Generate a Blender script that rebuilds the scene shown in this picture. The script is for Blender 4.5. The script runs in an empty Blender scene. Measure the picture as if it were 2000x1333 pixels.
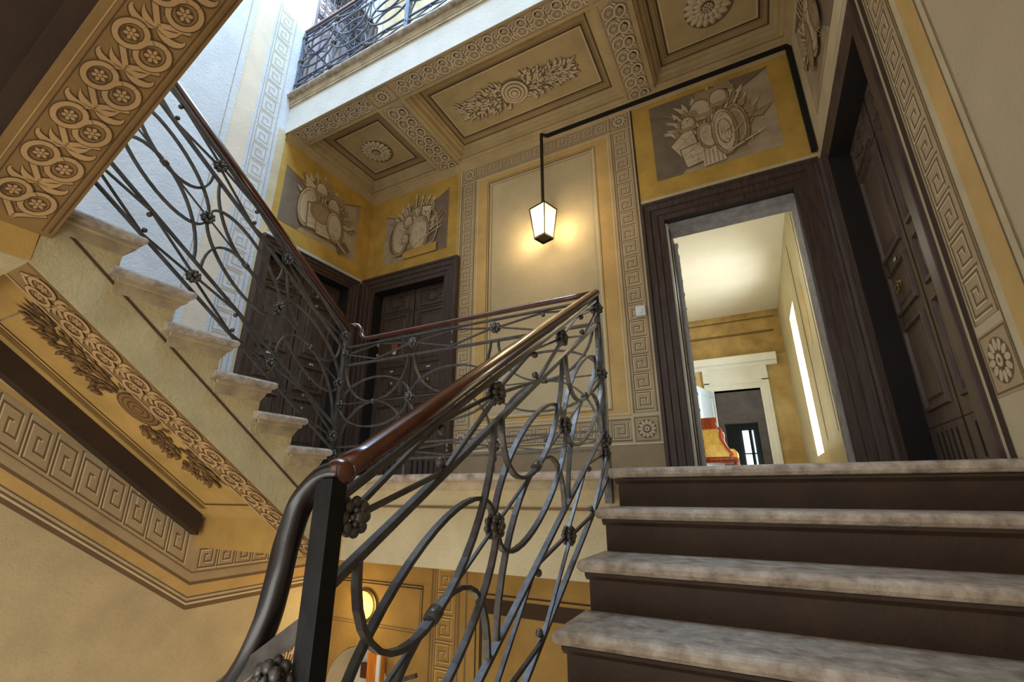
import bpy, math, random
from mathutils import Vector, Matrix
PI = math.pi
random.seed(7)
S = bpy.context.scene
COL = S.collection

# ---------------------------------------------------------------- camera
cam_d = bpy.data.cameras.new('camera'); cam = bpy.data.objects.new('camera', cam_d); COL.objects.link(cam)
cam_d.sensor_width = 36.0; cam_d.lens = 890 / 2000 * 36.0; cam_d.clip_start = 0.02; cam_d.clip_end = 100
cam.location = (0, 0, 0)
cam.rotation_euler = (math.radians(90 + 18.47), 0, math.radians(27.56))
S.camera = cam
# ---------------------------------------------------------------- colour and exposure
S.view_settings.view_transform = 'Standard'; S.view_settings.look = 'None'
S.view_settings.gamma = 1.0; S.view_settings.use_curve_mapping = False
S.view_settings.exposure = 0.62
# ---------------------------------------------------------------- world and large lights
W = bpy.data.worlds.new('world'); S.world = W; W.use_nodes = True
W.node_tree.nodes['Background'].inputs[0].default_value = (1.0, 0.94, 0.86, 1)
W.node_tree.nodes['Background'].inputs[1].default_value = 0.42
def area(name, loc, rot, sx, sy, power, col):
    d = bpy.data.lights.new(name, 'AREA'); d.shape = 'RECTANGLE'; d.size = sx; d.size_y = sy
    d.energy = power; d.color = col
    o = bpy.data.objects.new(name, d); COL.objects.link(o); o.location = loc; o.rotation_euler = rot
    return o
def point(name, loc, power, col, r=0.05):
    d = bpy.data.lights.new(name, 'POINT'); d.energy = power; d.color = col; d.shadow_soft_size = r
    o = bpy.data.objects.new(name, d); COL.objects.link(o); o.location = loc
    return o
area('skylight_daylight', (-1.9, 0.9, 8.7), (0, 0, 0), 3.8, 2.8, 520, (0.46, 0.69, 1.0))
sp = bpy.data.lights.new('sun_through_skylight', 'SPOT'); sp.energy = 2600; sp.color = (1.0, 0.9, 0.78)
sp.spot_size = math.radians(17); sp.spot_blend = 0.8; sp.shadow_soft_size = 0.1
spo = bpy.data.objects.new('sun_through_skylight', sp); COL.objects.link(spo); spo.location = (-1.4, 1.3, 8.6)
spo.rotation_euler = (Vector((-4.3, 2.35, 6.35)) - Vector((-1.4, 1.3, 8.6))).to_track_quat('-Z', 'Y').to_euler()
area('rear_fill_light', (-1.0, -2.6, 1.6), (math.radians(88), 0, 0), 3.0, 2.2, 17, (1.0, 0.95, 0.88))  # fill light added behind the camera to lift the fronts; no window there
area('lower_fill_light', (-1.3, -1.5, -1.1), (math.radians(100), 0, math.radians(14)), 1.6, 1.0, 20, (1.0, 0.97, 0.90))  # added below and behind to brighten the left flight's side; no window modelled
area('corridor_window_daylight', (1.1, 7.6, 1.5), (0, math.radians(90), 0), 1.6, 0.7, 46, (0.95, 0.98, 1.0))
area('corridor_ceiling_fill', (0.0, 6.6, 0.45), (math.radians(180), 0, 0), 1.2, 3.0, 7, (0.86, 0.94, 1.0))  # upward fill added to brighten the corridor ceiling, not a fitting
point('corridor_fill', (0.25, 5.4, 2.3), 7, (1.0, 0.96, 0.88), .15)  # added point fill that brightens the curtain and armchair; no lamp modelled
area('far_room_daylight', (-0.3, 12.0, 3.4), (0, 0, 0), 1.0, 1.0, 22, (0.8, 0.9, 1.0))

# ---------------------------------------------------------------- mesh helpers
def add3(a, b, k=1.0): return (a[0] + b[0] * k, a[1] + b[1] * k, a[2] + b[2] * k)
class MB:
    def __init__(s): s.v = []; s.f = []; s.m = []; s.s = []
    def face(s, pts, m=0, sm=False):
        i = len(s.v); s.v += [tuple(p) for p in pts]; s.f.append(tuple(range(i, i + len(pts)))); s.m.append(m); s.s.append(sm)
    def box(s, x0, x1, y0, y1, z0, z1, m=0):
        if x0 > x1: x0, x1 = x1, x0
        if y0 > y1: y0, y1 = y1, y0
        if z0 > z1: z0, z1 = z1, z0
        i = len(s.v)
        s.v += [(x0, y0, z0), (x1, y0, z0), (x1, y1, z0), (x0, y1, z0), (x0, y0, z1), (x1, y0, z1), (x1, y1, z1), (x0, y1, z1)]
        for q in ((0, 3, 2, 1), (4, 5, 6, 7), (0, 1, 5, 4), (1, 2, 6, 5), (2, 3, 7, 6), (3, 0, 4, 7)):
            s.f.append(tuple(i + k for k in q)); s.m.append(m); s.s.append(False)
        return s
    def prism(s, poly, axis, a0, a1, m=0, sm=False):
        """poly in the plane across `axis`; 'x': (y,z)  'y': (x,z)  'z': (x,y)"""
        def P(p, a):
            if axis == 'x': return (a, p[0], p[1])
            if axis == 'y': return (p[0], a, p[1])
            return (p[0], p[1], a)
        i = len(s.v); n = len(poly)
        s.v += [P(p, a0) for p in poly] + [P(p, a1) for p in poly]
        for k in range(n):
            j = (k + 1) % n
            s.f.append((i + k, i + j, i + n + j, i + n + k)); s.m.append(m); s.s.append(sm)
        s.f.append(tuple(i + k for k in reversed(range(n)))); s.m.append(m); s.s.append(False)
        s.f.append(tuple(i + n + k for k in range(n))); s.m.append(m); s.s.append(False)
        return s
    def sweep(s, pts, prof, up=(0, 0, 1), m=0, sm=True, closed=False, caps=True, scale=None):
        """profile (a,b): a along side, b along 'up'"""
        P = [Vector(p) for p in pts]; n = len(P); up = Vector(up); k = len(prof); i0 = len(s.v)
        for i in range(n):
            if closed: t1 = (P[i] - P[i - 1]).normalized(); t2 = (P[(i + 1) % n] - P[i]).normalized()
            else:
                t1 = (P[i] - P[i - 1]).normalized() if i else (P[1] - P[0]).normalized()
                t2 = (P[i + 1] - P[i]).normalized() if i < n - 1 else t1
            t = (t1 + t2)
            t = t.normalized() if t.length > 1e-6 else t1
            sd = t.cross(up)
            if sd.length < 1e-4: sd = t.cross(Vector((1, 0, 0)))
            sd.normalize(); u = sd.cross(t).normalized()
            mit = 1.0 / max(0.5, math.sqrt(max(0.0, (1 + t1.dot(t2)) / 2)))
            sc = scale[i] if scale else 1.0
            # mitre in bending direction
            bend = (t2 - t1)
            if bend.length > 1e-5:
                bd = bend.normalized()
            else: bd = None
            for (a, b) in prof:
                off = sd * a * sc + u * b * sc
                if bd is not None: off = off + bd * off.dot(bd) * (mit - 1)
                s.v.append(tuple(P[i] + off))
        rng = n if closed else n - 1
        for i in range(rng):
            a = i0 + i * k; b = i0 + ((i + 1) % n) * k
            for j in range(k):
                jj = (j + 1) % k
                s.f.append((a + j, a + jj, b + jj, b + j)); s.m.append(m); s.s.append(sm)
        if caps and not closed:
            s.f.append(tuple(i0 + j for j in reversed(range(k)))); s.m.append(m); s.s.append(False)
            s.f.append(tuple(i0 + (n - 1) * k + j for j in range(k))); s.m.append(m); s.s.append(False)
        return s
    def tube(s, pts, r, n=8, m=0, **kw):
        return s.sweep(pts, [(r * math.cos(2 * PI * i / n), r * math.sin(2 * PI * i / n)) for i in range(n)], m=m, **kw)
    def bar(s, pts, w, h, up=(0, 0, 1), m=0, **kw):
        return s.sweep(pts, [(-w / 2, -h / 2), (w / 2, -h / 2), (w / 2, h / 2), (-w / 2, h / 2)], up=up, m=m, sm=False, **kw)
    def ell(s, c, rx, ry, rz, nu=10, nv=6, m=0, rot=None):
        i0 = len(s.v); c = Vector(c)
        for j in range(nv + 1):
            a = PI * j / nv - PI / 2
            for i in range(nu):
                b = 2 * PI * i / nu
                p = Vector((rx * math.cos(a) * math.cos(b), ry * math.cos(a) * math.sin(b), rz * math.sin(a)))
                if rot: p = rot @ p
                s.v.append(tuple(c + p))
        for j in range(nv):
            for i in range(nu):
                a = i0 + j * nu + i; b = i0 + j * nu + (i + 1) % nu
                s.f.append((a, b, b + nu, a + nu)); s.m.append(m); s.s.append(True)
        return s
    # ---- drawing on a plane frame  fr = (O, U, V, N)
    def stroke(s, fr, pts, w, h, m, closed=False, taper=False):
        n = len(pts); L = []; R = []
        for i in range(n):
            a = pts[i - 1] if (i or closed) else pts[0]; b = pts[i]; c = pts[(i + 1) % n] if (i < n - 1 or closed) else pts[-1]
            t1 = (b[0] - a[0], b[1] - a[1]); t2 = (c[0] - b[0], c[1] - b[1])
            l1 = math.hypot(*t1) or 0; l2 = math.hypot(*t2) or 0
            if l1 < 1e-9: t1 = t2; l1 = l2
            if l2 < 1e-9: t2 = t1; l2 = l1
            t1 = (t1[0] / l1, t1[1] / l1); t2 = (t2[0] / l2, t2[1] / l2)
            n1 = (-t1[1], t1[0]); n2 = (-t2[1], t2[0]); q = (n1[0] + n2[0], n1[1] + n2[1]); ql = math.hypot(*q) or 1
            q = (q[0] / ql, q[1] / ql); d = max(0.45, q[0] * n1[0] + q[1] * n1[1])
            ww = w / 2 / d
            if taper: ww *= max(0.12, math.sin(PI * (i / (n - 1)) ** 0.7)) if taper == 1 else max(0.1, 1 - i / (n - 1))
            L.append((b[0] + q[0] * ww, b[1] + q[1] * ww)); R.append((b[0] - q[0] * ww, b[1] - q[1] * ww))
        i0 = len(s.v)
        for a, b in zip(L, R): s.v.append(pf(fr, a[0], a[1], h)); s.v.append(pf(fr, b[0], b[1], h))
        for i in range(n if closed else n - 1):
            a = i0 + 2 * i; b = i0 + 2 * ((i + 1) % n)
            s.f.append((a, a + 1, b + 1, b)); s.m.append(m); s.s.append(False)
        return s
    def fill(s, fr, pts, h, m):
        s.face([pf(fr, p[0], p[1], h) for p in pts], m); return s
    def rect(s, fr, u0, u1, v0, v1, h, m): return s.fill(fr, [(u0, v0), (u1, v0), (u1, v1), (u0, v1)], h, m)
    def frame(s, fr, u0, u1, v0, v1, w, h, m):
        return s.stroke(fr, [(u0, v0), (u1, v0), (u1, v1), (u0, v1)], w, h, m, closed=True)
    def oval(s, fr, cu, cv, ru, rv, h, m, n=20, rot=0.0, dome=0.0):
        pts = []
        for i in range(n):
            a = 2 * PI * i / n; x = ru * math.cos(a); y = rv * math.sin(a)
            pts.append((cu + x * math.cos(rot) - y * math.sin(rot), cv + x * math.sin(rot) + y * math.cos(rot)))
        if dome:
            i0 = len(s.v); s.v.append(pf(fr, cu, cv, h + dome))
            for p in pts: s.v.append(pf(fr, cu + (p[0] - cu) * .6, cv + (p[1] - cv) * .6, h + dome * .8))
            for p in pts: s.v.append(pf(fr, p[0], p[1], h))
            for i in range(n):
                j = (i + 1) % n
                s.f.append((i0, i0 + 1 + i, i0 + 1 + j)); s.m.append(m); s.s.append(True)
                s.f.append((i0 + 1 + i, i0 + 1 + n + i, i0 + 1 + n + j, i0 + 1 + j)); s.m.append(m); s.s.append(True)
        else: s.fill(fr, pts, h, m)
        return s
    def molding(s, fr, path, prof, m=0, closed=False, sm=False):
        """profile points (offset to the left of the path, height off the plane), mitred"""
        n = len(path); k = len(prof); i0 = len(s.v)
        for i in range(n):
            a = path[i - 1] if (i or closed) else None; b = path[i]; c = path[(i + 1) % n] if (i < n - 1 or closed) else None
            def nn(p, q):
                d = (q[0] - p[0], q[1] - p[1]); l = math.hypot(*d); return (-d[1] / l, d[0] / l)
            n1 = nn(a, b) if a else nn(b, c); n2 = nn(b, c) if c else n1
            q = (n1[0] + n2[0], n1[1] + n2[1]); d = 1 + n1[0] * n2[0] + n1[1] * n2[1]; q = (q[0] / d, q[1] / d)
            for (o, h) in prof: s.v.append(pf(fr, b[0] + q[0] * o, b[1] + q[1] * o, h))
        for i in range(n if closed else n - 1):
            a = i0 + i * k; b = i0 + ((i + 1) % n) * k
            for j in range(k - 1):
                s.f.append((a + j, a + j + 1, b + j + 1, b + j)); s.m.append(m); s.s.append(sm)
        return s
    def build(s, name, mats, parent=None, **props):
        me = bpy.data.meshes.new(name); me.from_pydata(s.v, [], s.f)
        if not isinstance(mats, (list, tuple)): mats = [mats]
        for x in mats: me.materials.append(x)
        me.polygons.foreach_set('material_index', s.m); me.polygons.foreach_set('use_smooth', s.s)
        me.update()
        o = bpy.data.objects.new(name, me); COL.objects.link(o)
        if parent: o.parent = parent
        for k, v in props.items(): o[k] = v
        return o
def pf(fr, u, v, h):
    O, U, V, N = fr
    return (O[0] + u * U[0] + v * V[0] + h * N[0], O[1] + u * U[1] + v * V[1] + h * N[1], O[2] + u * U[2] + v * V[2] + h * N[2])
def thing(name, label, cat, loc=(0, 0, 0), group=None):
    o = bpy.data.objects.new(name, None); COL.objects.link(o); o.empty_display_size = .1
    o.location = (0, 0, 0); o['label'] = label; o['category'] = cat
    if group: o['group'] = group
    return o
def tag(o, label, cat, group=None):
    o['label'] = label; o['category'] = cat
    if group: o['group'] = group
    return o
def structure(o): o['kind'] = 'structure'; return o
def bezier(p, n=12):
    out = []
    for i in range(n + 1):
        t = i / n; q = [tuple(x) for x in p]
        while len(q) > 1: q = [tuple(a + (b - a) * t for a, b in zip(q[k], q[k + 1])) for k in range(len(q) - 1)]
        out.append(q[0])
    return out
def catmull(P, n=6):
    out = []
    for i in range(len(P) - 1):
        p0 = P[max(i - 1, 0)]; p1 = P[i]; p2 = P[i + 1]; p3 = P[min(i + 2, len(P) - 1)]
        for k in range(n):
            t = k / n
            out.append(tuple(0.5 * (2 * b + (c - a) * t + (2 * a - 5 * b + 4 * c - d) * t * t + (-a + 3 * b - 3 * c + d) * t ** 3) for a, b, c, d in zip(p0, p1, p2, p3)))
    out.append(tuple(P[-1])); return out

# ---------------------------------------------------------------- materials
def lin(c): return tuple(((x / 255) / 12.92 if x / 255 <= .04045 else ((x / 255 + .055) / 1.055) ** 2.4) for x in c) + (1,)
MATS = {}
def plaster(name, col, var=0.16, bump=0.25, rough=0.85, scale=3.0, stain=None):
    if name in MATS: return MATS[name]
    m = bpy.data.materials.new(name); m.use_nodes = True; nt = m.node_tree; N = nt.nodes; Lk = nt.links
    b = N['Principled BSDF']; b.inputs['Roughness'].default_value = rough
    tc = N.new('ShaderNodeTexCoord')
    n1 = N.new('ShaderNodeTexNoise'); n1.inputs['Scale'].default_value = scale; n1.inputs['Detail'].default_value = 6; n1.inputs['Roughness'].default_value = .62
    Lk.new(tc.outputs['Object'], n1.inputs['Vector'])
    r = N.new('ShaderNodeValToRGB'); c = lin(col)
    r.color_ramp.elements[0].position = .32; r.color_ramp.elements[1].position = .68
    d = stain or tuple(max(0, x * (1 - var * 1.5)) for x in c[:3]) + (1,)
    if stain: d = lin(stain)
    r.color_ramp.elements[0].color = d; r.color_ramp.elements[1].color = tuple(min(1, x * (1 + var * .35)) for x in c[:3]) + (1,)
    Lk.new(n1.outputs['Fac'], r.inputs['Fac']); Lk.new(r.outputs['Color'], b.inputs['Base Color'])
    n2 = N.new('ShaderNodeTexNoise'); n2.inputs['Scale'].default_value = 38; n2.inputs['Detail'].default_value = 8; n2.inputs['Roughness'].default_value = .7
    Lk.new(tc.outputs['Object'], n2.inputs['Vector'])
    bp = N.new('ShaderNodeBump'); bp.inputs['Strength'].default_value = bump; bp.inputs['Distance'].default_value = .02
    Lk.new(n2.outputs['Fac'], bp.inputs['Height']); Lk.new(bp.outputs['Normal'], b.inputs['Normal'])
    MATS[name] = m; return m
def wood(name, col, col2, rough=.45, axis=(12, 12, 1.2), bump=.15, coat=0.0):
    m = bpy.data.materials.new(name); m.use_nodes = True; nt = m.node_tree; N = nt.nodes; Lk = nt.links
    b = N['Principled BSDF']; b.inputs['Roughness'].default_value = rough; b.inputs['Coat Weight'].default_value = coat; b.inputs['Coat Roughness'].default_value = .12
    tc = N.new('ShaderNodeTexCoord'); mp = N.new('ShaderNodeMapping'); mp.inputs['Scale'].default_value = axis
    Lk.new(tc.outputs['Object'], mp.inputs['Vector'])
    n1 = N.new('ShaderNodeTexNoise'); n1.inputs['Scale'].default_value = 4; n1.inputs['Detail'].default_value = 7; Lk.new(mp.outputs['Vector'], n1.inputs['Vector'])
    r = N.new('ShaderNodeValToRGB'); r.color_ramp.elements[0].position = .3; r.color_ramp.elements[1].position = .7
    r.color_ramp.elements[0].color = lin(col); r.color_ramp.elements[1].color = lin(col2)
    Lk.new(n1.outputs['Fac'], r.inputs['Fac']); Lk.new(r.outputs['Color'], b.inputs['Base Color'])
    bp = N.new('ShaderNodeBump'); bp.inputs['Strength'].default_value = bump; bp.inputs['Distance'].default_value = .01
    Lk.new(n1.outputs['Fac'], bp.inputs['Height']); Lk.new(bp.outputs['Normal'], b.inputs['Normal'])
    return m
def metal(name, col, rough=.4, met=.9, bump=.1):
    m = plaster(name, col, var=.3, bump=bump, rough=rough, scale=25); m.node_tree.nodes['Principled BSDF'].inputs['Metallic'].default_value = met; return m
def glow(name, col, strength):
    m = bpy.data.materials.new(name); m.use_nodes = True; b = m.node_tree.nodes['Principled BSDF']
    b.inputs['Base Color'].default_value = col; b.inputs['Emission Color'].default_value = col; b.inputs['Emission Strength'].default_value = strength
    return m
CREAM = plaster('cream_plaster', (214, 196, 156), var=.14)
PANEL = plaster('panel_plaster', (208, 188, 146), var=.12, scale=1.6)
OCHRE = plaster('ochre_plaster', (216, 178, 110), var=.14)
YELLOW = plaster('yellow_ochre_plaster', (206, 166, 76), var=.2)
TAN = plaster('tan_paint', (188, 164, 124), var=.12)
LINE = plaster('brown_painted_line', (124, 100, 68), var=.12)
DLINE = plaster('dark_painted_line', (86, 66, 44), var=.1)
LIGHT = plaster('light_painted_line', (226, 208, 170), var=.08)
WHITEP = plaster('white_plaster', (228, 224, 212), var=.08, bump=.45)
LWALL = plaster('pale_stairwell_plaster', (214, 216, 218), var=.1, bump=.5)
LOWW = plaster('lower_stairwell_plaster', (216, 196, 152), var=.12, bump=.5)
RWALL = plaster('beige_wall_plaster', (206, 188, 152), var=.1, scale=1.3, bump=.4)
RELIEF = plaster('painted_relief_light', (212, 192, 158), var=.12)
RELMID = plaster('painted_relief_mid', (172, 146, 108), var=.12)
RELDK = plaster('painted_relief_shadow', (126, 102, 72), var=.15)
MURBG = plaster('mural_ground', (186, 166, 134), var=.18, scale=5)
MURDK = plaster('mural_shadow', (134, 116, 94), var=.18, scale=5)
CEIL = plaster('ceiling_plaster', (192, 168, 122), var=.14)
CEILB = plaster('ceiling_border', (168, 144, 102), var=.14)
STRIP = plaster('stringer_frieze_ground', (146, 112, 62), var=.2)
STRIPL = plaster('stringer_frieze_light', (190, 152, 100), var=.15)
STRIPD = plaster('stringer_frieze_dark', (96, 68, 36), var=.2)
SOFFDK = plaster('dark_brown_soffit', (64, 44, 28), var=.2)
SOFF = plaster('soffit_ochre', (206, 166, 92), var=.16)
PLINTH = plaster('plinth_plaster', (170, 146, 110), var=.16)
STONE = plaster('worn_stone', (200, 184, 164), var=.25, bump=.6, rough=.36, scale=17, stain=(140, 122, 102))
RISER = plaster('painted_stone_riser', (64, 44, 22), var=.3, bump=.3, rough=.6, scale=6)
MOULDST = plaster('stone_moulding', (196, 176, 140), var=.25, scale=8)
DOORW = wood('dark_door_wood', (62, 48, 40), (98, 80, 68), rough=.5)
FRAMEW = wood('dark_frame_wood', (52, 38, 31), (84, 64, 54), rough=.5)
RAILW = wood('polished_handrail_wood', (54, 22, 12), (92, 42, 22), rough=.24, axis=(3, 3, 3), coat=.6, bump=.03)
IRON = metal('wrought_iron', (98, 93, 88), rough=.38, met=.5)
BRASS = metal('aged_brass', (150, 130, 84), rough=.35)
WHITEW = plaster('white_painted_wood', (232, 238, 236), var=.05, bump=.05, rough=.4)
BLACK = plaster('soot_black', (20, 16, 14), var=.1)

PEACH = plaster('pale_peach_band', (224, 208, 184), var=.08)
GLINE = plaster('pale_grey_line', (176, 170, 160), var=.08)
IRONDK = metal('black_newel_iron', (34, 34, 36), rough=.45, met=.6)

OCHRED = plaster('lower_ochre_plaster', (168, 134, 70), var=.18)
# ---------------------------------------------------------------- measures
FL = 0.115; H = 4.39; YB = 4.0; XL = -4.3; XR = 0.84; ZC = 3.965
BW = ((0, YB, 0), (1, 0, 0), (0, 0, 1), (0, -1, 0))
LW = ((XL, 0, 0), (0, 1, 0), (0, 0, 1), (1, 0, 0))
RW = ((XR, 0, 0), (0, 1, 0), (0, 0, 1), (-1, 0, 0))
def up(fr, dz): return ((fr[0][0], fr[0][1], fr[0][2] + dz),) + fr[1:]

# ---------------------------------------------------------------- painted patterns
KEY = [(.94, 1), (.94, 0), (.04, 0), (.04, .86), (.72, .86), (.72, .26), (.34, .26), (.34, .60), (.50, .60)]
def meander(m, fr, u0, u1, v0, v1, horizontal, bg, ln, hi, flip=False, pitch=None, border=True):
    """Greek key band filling the rectangle; material slots bg, ln, hi"""
    m.rect(fr, u0, u1, v0, v1, .0020, bg)
    L = (u1 - u0) if horizontal else (v1 - v0); Wd = (v1 - v0) if horizontal else (u1 - u0)
    e = Wd * .16; w = Wd - 2 * e; p = pitch or w * 1.12; n = max(1, round((L - e) / p)); p = (L - e) / n
    lw = w * .058
    for i in range(n):
        s0 = e + i * p if False else e * .6 + i * p
        pts = []
        for a, b in KEY:
            if flip: b = 1 - b
            s = s0 + a * p * .98; t = e + b * w
            if horizontal: pts.append((u0 + s, v0 + t))
            else: pts.append((u0 + t, v1 - s))
        pts2 = [(x + lw * .9, y - lw * .9) for x, y in pts]
        m.stroke(fr, pts2, lw * .9, .0028, hi); m.stroke(fr, pts, lw, .0036, ln)
    if border:
        for q in (.05, .95):
            if horizontal: m.stroke(fr, [(u0, v0 + Wd * q), (u1, v0 + Wd * q)], lw * .9, .0036, ln)
            else: m.stroke(fr, [(u0 + Wd * q, v0), (u0 + Wd * q, v1)], lw * .9, .0036, ln)
def flower(m, fr, cu, cv, r, h, li, dk, n=7, dome=.0):
    m.oval(fr, cu, cv, r * 1.1, r * 1.1, h, dk, n=16)
    for i in range(n):
        a = 2 * PI * i / n
        m.oval(fr, cu + math.cos(a) * r * .62, cv + math.sin(a) * r * .62, r * .34, r * .24, h + .001, li, n=10, rot=a, dome=dome)
    m.oval(fr, cu, cv, r * .26, r * .26, h + .0015, li, n=8, dome=dome)
def rosette_block(m, fr, cu, cv, w, bg, li, dk, ln):
    m.rect(fr, cu - w / 2, cu + w / 2, cv - w / 2, cv + w / 2, .0022, bg)
    m.frame(fr, cu - w * .45, cu + w * .45, cv - w * .45, cv + w * .45, w * .03, .003, ln)
    m.oval(fr, cu, cv, w * .36, w * .36, .0032, dk, n=24)
    for i in range(12):
        a = 2 * PI * i / 12
        m.oval(fr, cu + math.cos(a) * w * .25, cv + math.sin(a) * w * .25, w * .1, w * .058, .004, li, n=10, rot=a)
    m.oval(fr, cu, cv, w * .14, w * .14, .0048, dk, n=16); m.oval(fr, cu, cv, w * .10, w * .10, .0055, li, n=16); m.oval(fr, cu, cv, w * .04, w * .04, .006, dk, n=10)
def ring(m, fr, c, r1, r2, rot, w, h, li, dk, a0=0, a1=2 * PI, n=22):
    pts = []
    for i in range(n + 1):
        a = a0 + (a1 - a0) * i / n; x = r1 * math.cos(a); y = r2 * math.sin(a)
        pts.append((c[0] + x * math.cos(rot) - y * math.sin(rot), c[1] + x * math.sin(rot) + y * math.cos(rot)))
    m.stroke(fr, pts, w * 1.45, h, dk); m.stroke(fr, pts, w, h + .0012, li)
def leafstroke(m, fr, p, w, h, li, dk):
    pts = bezier(p, 10); m.stroke(fr, pts, w * 1.6, h, dk, taper=1); m.stroke(fr, pts, w, h + .0012, li, taper=1)
def frieze(m, fr, u0, u1, v0, v1, bg, li, dk, ln, unit=.165, rev=False):
    """running vine of linked loops with small flowers"""
    Wd = v1 - v0; m.rect(fr, u0, u1, v0, v1, .0015, bg)
    for q in (.06, .94): m.stroke(fr, [(u0, v0 + Wd * q), (u1, v0 + Wd * q)], Wd * .018, .0025, ln)
    n = max(1, round((u1 - u0 - .04) / unit)); L = (u1 - u0 - .04) / n; vc = (v0 + v1) / 2
    for i in range(n):
        b = u0 + .02 + i * L
        def q(x, y): return ((b + x * L) if not rev else (u1 - .02 - i * L - x * L), vc + y * Wd)
        w = Wd * .058
        # stems to the next joint
        for sg, aa in ((1, .30), (-1, .62)):
            pts = bezier([q(.02, 0), q(.12, sg * .06), q(aa * .6, sg * .20), q(aa, sg * .36)], 8)
            m.stroke(fr, pts, w * 2.1, .0035, dk); m.stroke(fr, pts, w * 1.35, .0045, li)
        # leaves
        for sg in (1, -1):
            leafstroke(m, fr, [q(.98, 0), q(.88, sg * .16), q(.86, sg * .30), q(1.04, sg * .42), q(1.1, sg * .36)], w * 1.8, .003, li, dk)
            leafstroke(m, fr, [q(.98, 0), q(.98, sg * .14), q(1.04, sg * .22), q(1.20, sg * .27)], w * 1.7, .003, li, dk)
        leafstroke(m, fr, [q(.22, 0), q(.30, .02), q(.34, .04), q(.42, .02)], w * 1.5, .003, li, dk)
        ca = q(.50, .165); cb = q(.62, -.185); rot = .35 if not rev else PI - .35
        for c, r in ((ca, Wd * .22), (cb, Wd * .20)):
            m.oval(fr, c[0], c[1], r, r * .84, .0042, dk, n=18, rot=rot); m.oval(fr, c[0] + r * .06, c[1] + r * .04, r * .86, r * .70, .0045, bg, n=18, rot=rot)
            flower(m, fr, c[0], c[1], r * .52, .0048, li, dk, n=6)
        ring(m, fr, ca, Wd * .235, Wd * .195, rot, w * 1.25, .0055, li, dk); ring(m, fr, cb, Wd * .215, Wd * .18, rot, w * 1.25, .0072, li, dk)
        ring(m, fr, ca, Wd * .235, Wd * .195, rot, w * 1.25, .0082, li, dk, a0=-1.9, a1=-.9, n=6)
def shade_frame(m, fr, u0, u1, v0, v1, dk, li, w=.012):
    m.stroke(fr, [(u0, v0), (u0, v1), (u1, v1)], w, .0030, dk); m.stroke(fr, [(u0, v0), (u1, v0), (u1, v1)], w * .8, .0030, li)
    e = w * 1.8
    m.stroke(fr, [(u0 - e, v0 - e), (u0 - e, v1 + e), (u1 + e, v1 + e), (u1 + e, v0 - e), (u0 - e, v0 - e)], w * .45, .0030, dk)

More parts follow.
